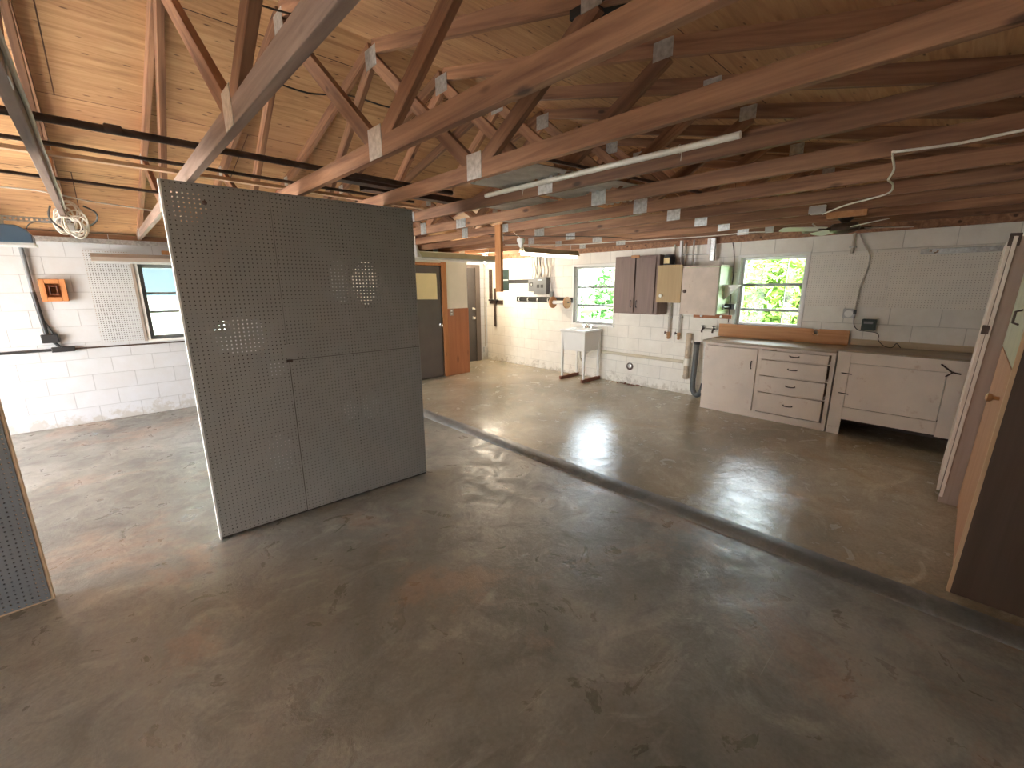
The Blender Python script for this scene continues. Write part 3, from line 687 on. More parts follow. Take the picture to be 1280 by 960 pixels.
# ------------------------------------------------------------------ window wall: tools and electrics
t = thing('tool_rack', 'dark wall rack with a long dangling strap near the far corner', 'rack', (XW, 7.2, 1.3))
B(XW - .03, XW - .001, 6.93, 7.36, 1.29, 1.37).build('rail', K['steel'], t, bev=.003)
for y in (7.05, 7.22): B(XW - .09, XW - .03, y, y + .10, 1.35, 1.385).build('clip', K['black'], t, bev=.004)
B(XW - .05, XW - .035, 7.13, 7.19, .80, 1.62).build('strap', K['steel'], t, bev=.003)
tag(bar('long_level', (XW - .031, 7.30, 1.39), (XW - .031, 7.30, 2.02), .05, .06, K['steel'], up=(0, 1, 0)), 'slim dark bar standing upright on the tool rack behind the hanging board', 'bar')
t = thing('notice_board', 'dark green board on the white block wall behind the hanging board', 'board', (XW, 6.9, 1.58))
B(XW - .018, XW - .001, 6.745, 7.06, 1.58, 2.0).build('panel', K['dgreen'], t, bev=.002)
B(XW - .024, XW - .018, 6.75, 7.05, 1.78, 1.80).build('strip', K['lgrey'], t)
tag(B(XW - .022, XW - .001, 6.09, 6.742, 1.72, 1.795).build('magnetic_strip', K['black'], None, (XW, 6.4, 1.72), bev=.003), 'black tool strip between the green board and the electrical panels', 'tool strip')
t = thing('electrical_panel', 'smaller grey breaker box, next to the black tool strip', 'electrical panel', (XW, 6.0, 1.56))
B(XW - .095, XW - .001, 5.925, 6.09, 1.56, 1.80).build('box', K['grey'], t, bev=.004)
B(XW - .100, XW - .095, 5.965, 6.055, 1.655, 1.73).build('breaker_window', K['black'], t)
B(XW - .105, XW - .100, 5.98, 6.00, 1.675, 1.71).build('breaker', K['lgrey'], t); B(XW - .105, XW - .100, 6.015, 6.035, 1.675, 1.71).build('breaker', K['lgrey'], t)
t = thing('electrical_panel', 'larger grey breaker box with pale label, nearer the sink window', 'electrical panel', (XW, 5.76, 1.5))
B(XW - .11, XW - .001, 5.60, 5.92, 1.505, 1.825).build('box', K['grey'], t, bev=.004)
for y in (5.68, 5.78): B(XW - .115, XW - .11, y, y + .06, 1.63, 1.69).build('breaker_window', K['black'], t)
B(XW - .112, XW - .11, 5.72, 5.82, 1.765, 1.785).build('label_plate', K['white'], t)
t = thing('service_cables', 'bunch of grey and dark cables dropping into the breaker boxes', 'cable', (XW, 5.8, 1.8))
for i, y in enumerate((6.03, 5.97, 5.88, 5.84, 5.79, 5.72, 5.66, 5.62)):
    a = random.uniform(-.06, .06)
    MB().tube(smoothpts([(XW - .04, y, 1.834 if y < 5.93 else 1.812), (XW - .05, y + a, 1.95), (XW - .04, y + a * .4 + .02, 2.1), (XW - .03, y + .03, 2.24)], 5), .009 if i % 3 else .013, 6).build('cable', K['wireb'] if i in (2, 4) else K['copper'], t)
t = thing('plug_box', 'small grey plug box hanging at the side of the larger breaker box', 'box', (XW, 5.52, 1.45))
B(XW - .07, XW - .02, 5.485, 5.555, 1.462, 1.56).build('body', K['grey'], t, bev=.005)
MB().tube(smoothpts([(XW - .04, 5.525, 1.56), (XW - .05, 5.53, 1.68), (XW - .045, 5.55, 1.78), (XW - .04, 5.555, 1.86), (XW - .03, 5.55, 2.1), (XW - .03, 5.55, 2.24)], 5), .008, 6).build('lead', K['copper'], t)
t = thing('hook_rail', 'long black rail with four white hooks under the breaker boxes', 'hook rail', (XW, 5.75, 1.37))
B(XW - .024, XW - .001, 5.03, 6.50, 1.36, 1.455).build('rail', K['black'], t, bev=.003)
for y in (6.40, 6.15, 5.885, 5.61):
    m = MB().tube(smoothpts([(XW - .024, y, 1.43), (XW - .05, y, 1.425), (XW - .058, y, 1.395), (XW - .05, y, 1.375), (XW - .035, y, 1.38)], 4), .010, 7)
    m.build('hook', K['porc'], t)['label'] = 'white hook'
t = thing('wooden_spool', 'wooden cable spool hanging on the end of the black hook rail', 'spool', (XW - .14, 5.23, 1.36))
for y in (5.045, 5.385): MB().lathe((XW - .14, y, 1.365), (0, 1, 0), [(0, .10), (.004, .105), (.026, .105), (.03, .10)], 24).build('flange', K['spool'], t)
MB().tube([(XW - .14, 5.075, 1.365), (XW - .14, 5.385, 1.365)], .035, 14).build('core', K['white'], t)
MB().tube([(XW - .027, 5.024, 1.40), (XW - .14, 5.03, 1.365), (XW - .14, 5.415, 1.365)], .008, 6).build('axle', K['steel'], t)

# ------------------------------------------------------------------ laundry sink
sk = thing('laundry_sink', 'white utility sink on legs with wooden runners under the window', 'sink', (6.07, 4.64, ST))
sx0, sx1, sy0, sy1, szt = 5.79, 6.27, 4.36, 4.88, .93
m = MB(); ow = .03
v = []
for x0, x1, y0, y1, z in ((sx0 - .015, sx1, sy0 - .015, sy1 + .015, szt), (sx0 - .015, sx1, sy0 - .015, sy1 + .015, szt - .035), (sx0, sx1 - .01, sy0, sy1, szt - .04), (sx0 + .03, sx1 - .03, sy0 + .025, sy1 - .025, .57)):
    v += [(x0, y0, z), (x1, y0, z), (x1, y1, z), (x0, y1, z)]
v += [(sx0 + .03, sy0 + .03, szt), (sx1 - .11, sy0 + .03, szt), (sx1 - .11, sy1 - .03, szt), (sx0 + .03, sy1 - .03, szt)]
v += [(sx0 + .06, sy0 + .05, .60), (sx1 - .13, sy0 + .05, .60), (sx1 - .13, sy1 - .05, .60), (sx0 + .06, sy1 - .05, .60)]
q = lambda a, b: [(a + i, a + (i + 1) % 4, b + (i + 1) % 4, b + i) for i in range(4)]
m.add(v, q(0, 4) + q(4, 8) + q(8, 12) + [(12, 13, 14, 15)] + q(0, 16) + q(16, 20) + [(20, 21, 22, 23)])
m.build('basin', K['porc'], sk, bev=.006)
for x, y in ((sx0 + .005, sy0 + .005), (sx0 + .005, sy1 - .045), (sx1 - .06, sy0 + .005), (sx1 - .06, sy1 - .045)):
    MB().add([(x, y, ST + .055), (x + .03, y, ST + .055), (x + .03, y + .03, ST + .055), (x, y + .03, ST + .055), (x - .004, y - .004, szt - .05), (x + .045, y - .004, szt - .05), (x + .045, y + .044, szt - .05), (x - .004, y + .044, szt - .05)],
             [(0, 3, 2, 1), (4, 5, 6, 7), (0, 1, 5, 4), (1, 2, 6, 5), (2, 3, 7, 6), (3, 0, 4, 7)]).build('leg', K['porc'], sk, bev=.003)
for y in (sy0 - .005, sy1 - .05): bar('runner', (sx0 - .03, y + .022, ST + .029), (sx1 - .0, y + .022, ST + .029), .045, .056, K['redwood'], sk)
m = MB(); m.lathe((6.215, 4.62, szt), (0, 0, 1), [(0, .03), (.02, .028), (.05, .018)], 12); m.tube(smoothpts([(6.215, 4.62, szt + .04), (6.20, 4.62, szt + .10), (6.14, 4.62, szt + .12), (6.08, 4.62, szt + .09)], 5), .011, 8)
fa = m.build('faucet', K['chrome'], sk)
for y in (4.54, 4.70): MB().lathe((6.215, y, szt), (0, 0, 1), [(0, .022), (.03, .02), (.035, .03), (.055, .03), (.06, .01)], 10).build('tap_handle', K['chrome'], fa)
MB().tube(smoothpts([(6.0, 4.62, .60), (6.0, 4.62, .45), (6.05, 4.62, .38), (6.12, 4.62, .42), (6.2, 4.6, .50), (6.26, 4.5, .54)], 5), .022, 10).build('drain_trap', K['pvc'], sk)

# ------------------------------------------------------------------ plumbing on the window wall
pipe('drain_pipe', 'white drain pipe running along the block wall from the sink', 'pipe', [(XW - .03, 4.345, .535), (XW - .03, 2.86, .532)], .026, K['pvcy'])
t = thing('standpipe', 'upright rusty white drain pipe against the block wall', 'pipe', (XW - .04, 2.81, .28))
MB().lathe((XW - .045, 2.808, .28), (0, 0, 1), [(0, .03), (.01, .043), (.05, .043), (.055, .038), (.62, .038), (.625, .043), (.68, .043), (.69, .034)], 14).build('pipe', K['rust'], t)
MB().lathe((XW - .045, 2.808, .48), (0, 0, 1), [(0, .04), (.005, .047), (.11, .047), (.115, .04)], 14).build('tee', K['pvc'], t)
B(XW - .05, XW, 2.75, 2.87, .84, .86).build('strap', K['pvc'], t)
for y, lb in ((3.13, 'thin supply pipe with valve, nearer the brown wall cabinet'), (2.965, 'thin supply pipe with valve, nearer the white wall cabinet')):
    t = thing('supply_pipe', lb, 'pipe', (XW - .05, y, .85), 'pair of supply pipes')
    MB().tube([(XW - .05, y, .87), (XW - .05, y, 2.24)], .015, 8).build('pipe', K['copper'], t)
    B(XW - .05, XW, y - .022, y + .022, 1.18, 1.196).build('strap', K['galv'], t)
    MB().lathe((XW - .05, y, .86), (0, 0, 1), [(0, .012), (.01, .022), (.05, .022), (.06, .028), (.10, .028), (.11, .016)], 10).build('valve_body', K['brass'], t)
    MB().lathe((XW - .06, y + .02, .955), (-.3, 1, 0), [(0, .008), (.02, .008), (.022, .022), (.034, .022), (.036, .008)], 10).build('valve_handle', K['steel'], t)
t = thing('wall_spigot', 'pair of dark hose taps on the block wall beside the bench', 'tap', (XW, 2.53, 1.04))
for y in (2.61, 2.46):
    MB().tube(smoothpts([(XW, y, 1.05), (XW - .06, y, 1.05), (XW - .085, y, 1.03), (XW - .09, y, 1.0)], 4), .013, 8).build('spout', K['steel'], t)
    MB().lathe((XW - .055, y, 1.06), (0, 0, 1), [(0, .009), (.025, .009), (.027, .026), (.037, .026), (.04, .01)], 10).build('tap_handle', K['black'], t)
MB().tube([(XW - .02, 2.63, 1.045), (XW - .02, 2.42, 1.055)], .010, 8).build('manifold', K['copper'], t)
t = thing('vent_cap', 'round dark vent cap low on the block wall between the sink and the standpipe', 'vent', (XW, 3.79, .34))
MB().lathe((XW, 3.79, .34), (-1, 0, 0), [(0, .062), (.012, .062), (.014, .05), (.010, .045)], 18).build('ring', K['steel'], t)
MB().lathe((XW - .004, 3.79, .345), (-1, 0, 0), [(0, .035), (.008, .038), (.014, .02)], 14).build('plug', K['galv'], t)
m = MB()
for i in range(26):
    x = XW - random.uniform(.01, .10); y = 3.80 + random.gauss(0, .2); r = random.uniform(.008, .022)
    m.lathe((x, y, ST - .002), (0, 0, 1), [(0, r), (r * .5, r * .9), (r * .9, r * .4)], 6)
tag(m.build('rubble', K['redwood'], None, (XW - .05, 3.8, ST)), 'crumbled brown masonry debris on the floor below the vent cap', 'debris', kind='stuff')
t = thing('rubber_hose', 'bent charcoal hose standing in the gap beside the bench cabinet', 'hose', (6.2, 2.62, ST))
MB().tube(smoothpts([(6.22, 2.665, .83), (6.2, 2.66, .6), (6.18, 2.66, .3), (6.18, 2.65, .16), (6.18, 2.61, .09), (6.18, 2.56, .095), (6.19, 2.525, .16), (6.2, 2.51, .26)], 6), .038, 12).build('hose', K['hose'], t)
MB().lathe((6.22, 2.665, .82), (0, 0, 1), [(0, .04), (.01, .046), (.03, .046), (.034, .036)], 12).build('cuff', K['black'], t)

# ------------------------------------------------------------------ wall cabinets
def cab_box(x0, x1, y0, y1, z0, z1, t=.018):
    m = MB(); m.box(x0, x1, y0, y0 + t, z0, z1); m.box(x0, x1, y1 - t, y1, z0, z1); m.box(x0, x1, y0 + t, y1 - t, z0, z0 + t); m.box(x0, x1, y0 + t, y1 - t, z1 - t, z1); m.box(x1 - .006, x1, y0 + t, y1 - t, z0 + t, z1 - t)
    return m
x0 = 5.98; y0, y1, z0, z1 = 3.205, 3.95, 1.235, 2.095
t = thing('wall_cabinet', 'dark brown double door cabinet on the wall beside the sink window', 'cabinet', (6.14, 3.58, z0))
cab_box(x0 + .02, XW - .002, y0, y1, z0, z1).build('carcass', K['brown'], t, bev=.002)
m = MB(); m.box(x0, x0 + .02, y0, y0 + .045, z0, z1); m.box(x0, x0 + .02, y1 - .045, y1, z0, z1); m.box(x0, x0 + .02, y0 + .045, y1 - .045, z0, z0 + .035); m.box(x0, x0 + .02, y0 + .045, y1 - .045, z1 - .045, z1)
m.build('face_frame', K['brown'], t, bev=.002)
for a, b, hy in ((y0 + .052, 3.572, 3.535), (3.592, y1 - .035, 3.63)):
    d = B(x0 - .018, x0, a, b, z0 + .025, z1 - .03).build('door', K['brown'], t, bev=.003)
    MB().tube(smoothpts([(x0 - .018, hy, z0 + .10), (x0 - .042, hy, z0 + .11), (x0 - .044, hy, z0 + .15), (x0 - .042, hy, z0 + .19), (x0 - .018, hy, z0 + .20)], 4), .006, 6).build('handle', K['black'], d)
tag(bar('turn_latch', (x0 - .024, 3.52, z1 - .012), (x0 - .024, 3.66, z1 - .012), .012, .04, K['orangex'], t), 'orange wooden turn latch')
tag(B(6.18, XW - .001, 3.97, 4.02, 1.30, 1.62).build('orange_strip', K['orange'], None, (6.2, 4.0, 1.3), bev=.003), 'narrow orange board between the sink window and the brown cabinet', 'board')
x0 = 5.91
t = thing('wall_cabinet', 'small tan single door cabinet between the brown and the white cabinets', 'cabinet', (6.05, 2.99, 1.43))
cab_box(x0 + .002, XW - .08, 2.825, 3.175, 1.435, 1.93).build('carcass', K['tan'], t, bev=.002)
d = B(x0 - .018, x0, 2.815, 3.18, 1.42, 1.94).build('door', K['tan'], t, bev=.003)
MB().lathe((x0 - .018, 3.10, 1.515), (-1, 0, 0), [(0, .012), (.012, .010), (.018, .022), (.03, .026), (.038, .018)], 12).build('knob', K['porc'], d)
y0, y1, z0, z1 = 2.31, 2.80, 1.285, 1.895
t = thing('wall_cabinet', 'white painted cabinet with pale green side next to the bench window', 'cabinet', (6.1, 2.55, z0))
cab_box(x0 + .002, XW - .002, y0, y1, z0, z1).build('carcass', K['mint'], t, bev=.002)['label'] = 'pale green painted body'
d = B(x0 - .018, x0, y0 + .012, y1 + .008, z0 - .02, z1 - .005).build('door', K['pinkply'], t, bev=.003)
MB().lathe((x0 - .018, 2.755, 1.58), (-1, 0, 0), [(0, .022), (.006, .024), (.012, .012), (.02, .012), (.026, .022), (.034, .014)], 12).build('knob', K['steel'], d)
tag(B(x0 - .02, XW - .01, y0 - .012, y1 + .005, z1 + .001, z1 + .02).build('shelf_board', K['pinkply'], None, (6.1, 2.55, z1), bev=.002), 'thin board lying on top of the white cabinet', 'board')
t = thing('peg_rail', 'wooden peg rail with two white knobs under the white cabinet', 'peg rail', (5.95, 2.48, 1.225))
B(5.96, 5.985, 2.14, 2.64, 1.224, 1.274).build('rail', K['opl'], t, bev=.003)
for y in (2.52, 2.26): MB().lathe((5.96, y, 1.252), (-1, 0, 0), [(0, .009), (.02, .009), (.026, .017), (.036, .015), (.04, .006)], 10).build('peg', K['porc'], t)
t = thing('shelf_bracket', 'white triangular bracket on the green side of the white cabinet', 'bracket', (6.1, 2.2, 1.5))
MB().prism([(2.308, 1.655), (2.12, 1.655), (2.12, 1.645), (2.30, 1.47), (2.308, 1.47)], 6.09, 6.10, 0).build('web', K['white'], t)
B(6.03, 6.16, 2.12, 2.309, 1.655, 1.663).build('flange', K['white'], t)
t = thing('clamp', 'black clamp gripping the green side of the white cabinet', 'clamp', (6.1, 2.25, 1.35))
MB().tube([(5.99, 2.27, 1.375), (6.2, 2.23, 1.375)], .014, 8).build('screw', K['black'], t); B(6.15, 6.19, 2.18, 2.31, 1.34, 1.41).build('jaw', K['black'], t, bev=.005)
MB().tube([(5.995, 2.27, 1.34), (5.995, 2.27, 1.41)], .006, 6).build('handle', K['steel'], t)
t = thing('canister', 'black canister with yellow label on top of the tan cabinet', 'canister', (6.07, 3.11, 1.93))
MB().lathe((6.06, 3.10, 1.9305), (0, 0, 1), [(0, .07), (.006, .078), (.12, .078), (.13, .07), (.135, .072), (.155, .072), (.16, .06)], 22).build('body', K['black'], t)
m = MB(); n = 8
for i in range(n + 1):
    a = PI * .70 + (PI * .45) * i / n
    for z in (1.965, 2.045): m.v.append((6.06 + .0795 * math.cos(a), 3.10 + .0795 * math.sin(a), z))
for i in range(n): m.f.append((2 * i, 2 * i + 2, 2 * i + 3, 2 * i + 1))
m.build('label_wrap', K['paper'], t)
# pipe rack hanging above the cabinets
t = thing('pipe_rack', 'grey metal rack of drop pipes hanging above the tan cabinet', 'rack', (6.2, 2.8, 2.0))
for y, zb in ((2.985, 1.95), (2.82, 1.93)): MB().tube([(6.19, y, zb), (6.19, y, 2.28)], .014, 8).build('drop_pipe', K['copper'], t)
B(6.17, 6.21, 2.52, 2.58, 1.985, 2.28).build('channel', K['galv'], t, bev=.003); B(6.16, 6.168, 2.58, 2.62, 2.07, 2.28).build('white_strip', K['white'], t)
B(6.15, 6.16, 2.975, 3.005, 2.06, 2.28).build('white_strip', K['white'], t)
MB().tube([(6.165, 3.0, 2.085), (6.165, 2.60, 2.075)], .008, 8).build('cross_rod', K['galv'], t)
MB().tube([(6.165 + .018 * math.cos(a), 2.66 + .018 * math.sin(a) , 2.076) for a in [2 * PI * i / 14 for i in range(15)]], .004, 5).build('eye', K['galv'], t)
cable('thin dark cable dropping between the white cabinet and the bench window', [(XW - .02, 2.34, 2.24), (XW - .02, 2.30, 2.05), (XW - .015, 2.285, 1.8), (XW - .015, 2.29, 1.6), (XW - .02, 2.285, 1.4), (XW - .01, 2.29, 1.15)], K['wireb'], .005)

# ------------------------------------------------------------------ bench cabinets and worktop
FX = 5.725
CB0, CB1 = .93, 2.34
t = thing('base_cabinet', 'beige bench cabinet with one door and four drawers under the window', 'cabinet', (6.0, 1.63, ST))
m = MB(); m.box(FX + .02, XW - .005, CB0, CB0 + .02, ST, .93); m.box(FX + .02, XW - .005, CB1 - .02, CB1, ST, .93); m.box(FX + .02, XW - .005, CB0 + .02, CB1 - .02, .10, .12); m.box(XW - .015, XW - .005, CB0 + .02, CB1 - .02, .12, .93); m.box(FX + .02, XW - .02, 1.66, 1.68, .12, .93)
m.build('carcass', K['beige'], t)
m = MB(); m.box(FX, FX + .02, CB1 - .035, CB1, ST, .93); m.box(FX, FX + .02, 1.655, 1.70, .125, .90); m.box(FX, FX + .02, CB0, CB0 + .04, .125, .90); m.box(FX, FX + .02, CB0, CB1 - .035, .90, .93); m.box(FX, FX + .02, CB0, CB1 - .035, ST, .125)
m.build('face_frame', K['beige'], t, bev=.002)
d = B(FX - .018, FX, 1.70, 2.315, .13, .895).build('door', K['beige'], t, bev=.003)
MB().tube(smoothpts([(FX - .018, 1.755, .655), (FX - .035, 1.755, .66), (FX - .038, 1.755, .70), (FX - .035, 1.755, .74), (FX - .018, 1.755, .745)], 4), .006, 6).build('handle', K['steel'], d)
for z in (.24, .80): B(FX - .024, FX - .018, 2.29, 2.335, z, z + .05).build('hinge', K['beige'], d, bev=.002)
for i, (z0, z1, out) in enumerate(((.80, .895, .03), (.605, .782, .035), (.40, .585, .03), (.14, .38, .03))):
    d = B(FX - out, FX - out + .018, .985, 1.648, z0, z1).build('drawer', K['beige'], t, bev=.003)
    B(FX - out + .018, XW - .12, 1.0, 1.012, z0 + .01, z1 - .015).build('drawer_side', K['lpine'], d); B(FX - out + .018, XW - .12, 1.62, 1.632, z0 + .01, z1 - .015).build('drawer_side', K['lpine'], d)
    zc = (z0 + z1) / 2
    MB().tube(smoothpts([(FX - out, 1.265, zc + .01), (FX - out - .018, 1.27, zc + .004), (FX - out - .02, 1.31, zc), (FX - out - .018, 1.35, zc + .004), (FX - out, 1.355, zc + .01)], 4), .0055, 6).build('pull', K['steel'], d)
    if i < 3: B(FX, FX + .02, .97, 1.655, z0 - .018, z0 - .002).build('rail', K['beige'], t)
C20, C21 = -.12, .915
t = thing('base_cabinet', 'beige bench cabinet with one wide door raised over a dark open base', 'cabinet', (6.0, .4, ST))
m = MB(); m.box(FX, FX + .02, .80, C21, ST, .955); m.box(FX, FX + .02, C20, .06, .20, .955); m.box(FX, FX + .02, .06, .80, .84, .955); m.box(FX, FX + .02, .06, .80, .215, .35)
m.build('face_frame', K['beige'], t, bev=.002)
m = MB(); m.box(FX + .02, XW - .005, C21 - .02, C21, ST, .94); m.box(FX + .02, XW - .005, C20, C20 + .02, ST, .94); m.box(FX + .02, XW - .005, C20 + .02, C21 - .02, .22, .24); m.box(XW - .015, XW - .005, C20 + .02, C21 - .02, ST, .22)
m.build('carcass', K['dpanel'], t)
B(FX + .002, FX + .018, .064, .797, .354, .836).build('door', K['beige'], t, bev=.002)
B(FX - .012, FX, .80, C21, ST, .12).build('plinth_block', K['beige'], t, bev=.002)
m = MB(); a, b = [(FX - .012, .115, .915), (FX - .014, .03, .845), (FX - .014, -.03, .835)], [(FX - .012, .02, .85), (FX - .012, .07, .80)]
m.tube(a, .008, 6); m.tube(b, .007, 6); m.build('latch_hook', K['steel'], t)
for z in (.50, .72): MB().tube([(FX - .006, .77, z), (FX - .006, .86, z + .005)], .006, 6).build('strap_hinge', K['steel'], t)
wt = thing('worktop', 'stained brown worktop lying across both beige bench cabinets', 'worktop', (6.0, 1.1, .94))
B(FX - .03, XW - .002, .925, CB1 + .03, .932, .962).build('slab', K['worktop'], wt, bev=.004); B(FX - .025, XW - .002, C20 - .02, .923, .957, .975).build('slab', K['worktop'], wt, bev=.004)
bs = thing('backsplash_board', 'orange brown upstand board with a finger hole behind the worktop', 'board', (XW - .03, 1.65, .96))
# board with a real hole
m = MB(); yb0, yb1, zb0, zb1 = .927, 2.39, .963, 1.135; hy, hz, hr = 1.255, 1.095, .021; n = 16
xf, xb = XW - .05, XW - .031
outer = []
for i in range(n):
    a = 2 * PI * i / n; ca, sa = math.cos(a), math.sin(a)
    s = min(((yb1 - hy) if ca > 0 else (hy - yb0)) / max(1e-9, abs(ca)), ((zb1 - hz) if sa > 0 else (hz - zb0)) / max(1e-9, abs(sa)))
    s = min(s, .036); outer.append((hy + ca * s, hz + sa * s))
inner = [(hy + hr * math.cos(2 * PI * i / n), hz + hr * math.sin(2 * PI * i / n)) for i in range(n)]
for x in (xf, xb): m.v += [(x, *p) for p in inner] + [(x, *p) for p in outer]
for i in range(n):
    j = (i + 1) % n
    m.f += [(i, j, n + j, n + i), (2 * n + i, 3 * n + i, 3 * n + j, 2 * n + j), (i, 2 * n + i, 2 * n + j, j)]
r_ = .036
m2 = MB(); m2.v = m.v; m2.f = m.f
# square collar around the ring is closed by four boxes and a thin ring border
m2.box(xf, xb, hy + r_ * .97, yb1, zb0, zb1); m2.box(xf, xb, yb0, hy - r_ * .97, zb0, zb1); m2.box(xf, xb, hy - r_ * .97, hy + r_ * .97, zb0, hz - r_ * .97)
for s1 in (-1, 1):
    for s2 in (-1, 1):
        m2.prism([(hy + s1 * r_ * .98, hz + s2 * r_ * .70), (hy + s1 * r_ * .98, hz + s2 * r_ * .98), (hy + s1 * r_ * .70, hz + s2 * r_ * .98), (hy + s1 * r_ * .69, hz + s2 * r_ * .69)], xf, xb, 0)
m2.build('board', K['orangex'], bs)
B(xb, XW - .001, .93, 2.38, .965, 1.0).build('back_block', K['lpine'], bs)
tag(B(XW - .03, XW - .001, C20, .905, .977, 1.042).build('upstand_strip', K['ltan'], None, (XW, .4, .977), bev=.003), 'pale tan upstand strip behind the end of the worktop', 'board')

# ------------------------------------------------------------------ white pegboards, bar and electrics over the bench
for u0, u1, z0, z1, lb in ((.675, 1.415, 1.405, 1.998, 'white painted pegboard on the wall right beside the bench window'), (-.30, .665, 1.402, 2.002, 'white painted pegboard on the wall under the grey metal bar')):
    t = thing('wall_pegboard', lb, 'pegboard', (XW, (u0 + u1) / 2, z0), 'white pegboards over the bench')
    placed(pegmesh(u0, u1, z0, z1, r=.0034), lambda v: (XW - .0215 + v[1], v[0], v[2])).build('pegboard_sheet', K['pegw'], t)
    B(XW - .0130, XW - .001, u0 + .022, u1 - .022, z0 + .02, z1 - .02).build('back_board', K['taupe'], t)  # taupe board added behind, gives the holes a painted shade tone
    B(XW - .0165, XW - .001, u0 + .002, u1 - .002, z0, z0 + .02).build('furring_strip', K['taupe'], t); B(XW - .0165, XW - .001, u0 + .002, u1 - .002, z1 - .02, z1).build('furring_strip', K['taupe'], t)  # strips coloured darker so the seam between panels reads as a shadow gap
    B(XW - .0165, XW - .001, u0 + .002, u0 + .022, z0 + .02, z1 - .02).build('furring_strip', K['taupe'], t); B(XW - .0165, XW - .001, u1 - .022, u1 - .002, z0 + .02, z1 - .02).build('furring_strip', K['taupe'], t)
t = thing('tool_bar', 'grey metal bar with a bright hook above the white pegboard', 'tool bar', (XW, .17, 1.95))
B(XW - .045, XW - .0217, -.30, .455, 1.955, 2.008).build('bar', K['galv'], t, bev=.003)
MB().tube(smoothpts([(XW - .045, .325, 1.985), (XW - .06, .325, 1.985), (XW - .07, .33, 1.97), (XW - .06, .35, 1.965)], 4), .008, 6).build('hook', K['chrome'], t)
B(XW - .048, XW - .045, .37, .39, 1.972, 1.995).build('screw_plate', K['chrome'], t)
t = thing('wall_conduit', 'short dark conduit dropping from the roof beside the ceiling fan lead', 'conduit', (XW, 1.03, 2.0))
MB().tube([(XW - .03, 1.03, 2.0), (XW - .03, 1.03, 2.22)], .016, 8).build('pipe', K['copper'], t)
B(XW - .05, XW - .001, 1.0, 1.06, 2.06, 2.075).build('strap', K['galv'], t)
ob = thing('outlet_box', 'round faced metal outlet box on the wall above the backsplash board', 'outlet', (XW, .96, 1.33))
B(XW - .05, XW - .001, .905, 1.02, 1.278, 1.385).build('box', K['lgrey'], ob, bev=.004)
MB().lathe((XW - .05, .965, 1.332), (-1, 0, 0), [(0, .042), (.005, .044), (.012, .040), (.014, .015)], 18).build('receptacle', K['white'], ob)
B(XW - .06, XW - .05, .895, .925, 1.33, 1.37).build('plug', K['black'], ob, bev=.004)
cable('dark cord snaking down the white pegboard to the metal outlet box', [(XW - .03, .985, 2.21), (XW - .03, .93, 2.09), (XW - .032, .868, 1.985), (XW - .032, .862, 1.84), (XW - .032, .90, 1.64), (XW - .032, .905, 1.51), (XW - .055, .908, 1.37)], K['copper'], .008, 'power_cord')
tr = thing('transformer', 'small dark green transformer on the wall over the worktop end', 'transformer', (XW, .76, 1.15))
B(XW - .075, XW - .001, .705, .83, 1.152, 1.275).build('body', K['dgreen'], tr, bev=.006)
B(XW - .078, XW - .075, .73, .81, 1.225, 1.25).build('name_plate', K['grey'], tr)
cable('thin wire trailing from the transformer down to the worktop', [(XW - .06, .91, 1.30), (XW - .03, .90, 1.20), (XW - .03, .86, 1.15), (XW - .03, .80, 1.14), (XW - .04, .70, 1.13), (XW - .05, .665, 1.10), (XW - .06, .66, 1.05), (XW - .07, .60, .99), (XW - .10, .53, .985), (XW - .09, .50, 1.03), (XW - .1, .46, .985)], K['wireb'], .004)

# ------------------------------------------------------------------ ceiling fan and boxes on the trusses
fn = thing('ceiling_fan', 'small ceiling fan with pale blades hanging under the far trusses', 'ceiling fan', (5.14, .93, 2.27))
MB().lathe((5.14, .93, 2.27), (0, 0, -1), [(0, .055), (.02, .06), (.05, .03), (.06, .025)], 16).build('canopy', K['steel'], fn)
MB().lathe((5.14, .93, 2.215), (0, 0, -1), [(0, .03), (.01, .10), (.045, .12), (.07, .11), (.09, .06), (.095, .02)], 20).build('motor', K['steel'], fn)
for a in (15, 105, 195, 285):
    a = math.radians(a + 22); d = Vector((math.cos(a), math.sin(a), 0)); s = Vector((-math.sin(a), math.cos(a), .18)).normalized(); c = Vector((5.14, .93, 2.165))
    p = [(.16, .04), (.22, .055), (.50, .065), (.54, .05), (.55, .0)]
    top = [c + d * r + s * w for r, w in p] + [c + d * r - s * w for r, w in p[::-1][1:]]
    up = Vector((0, 0, .006)); n = len(top)
    m = MB().add(top + [q_ + up for q_ in top], [tuple(range(n))[::-1], tuple(range(n, 2 * n))] + [(i, (i + 1) % n, n + (i + 1) % n, n + i) for i in range(n)])
    bl = m.build('blade', K['white'], fn)
    MB().tube([c + d * .09, c + d * .22], .012, 6).build('blade_iron', K['steel'], bl)
tag(bar('mounting_block', (4.76, .72, 2.245), (4.76, 1.0, 2.245), .04, .05, K['orangex']), 'wooden block fixed under the truss beside the ceiling fan', 'block')
t = thing('junction_box', 'white junction box on the truss chord next to the wooden block', 'junction box', (4.74, 1.1, 2.25))
B(4.70, 4.75, 1.01, 1.12, 2.262, 2.335).build('box', K['white'], t, bev=.004); B(4.694, 4.70, 1.0, 1.13, 2.265, 2.33).build('lid', K['lgrey'], t, bev=.002)
tag(B(5.70, 5.75, 1.70, 1.78, 2.245, 2.32).build('junction_box', K['lgrey'], None, (5.72, 1.74, 2.25), bev=.005), 'tiny white junction box where the long white cable ends', 'junction box')
pts = []
for i in range(60):
    a = i * .42; rr = .10 + .012 * math.sin(i)
    pts.append((5.35 + rr * math.cos(a), 1.22 + rr * .9 * math.sin(a), 2.19 + .010 * math.sin(i * 1.3)))
pts.append((5.40, 1.25, 2.262))
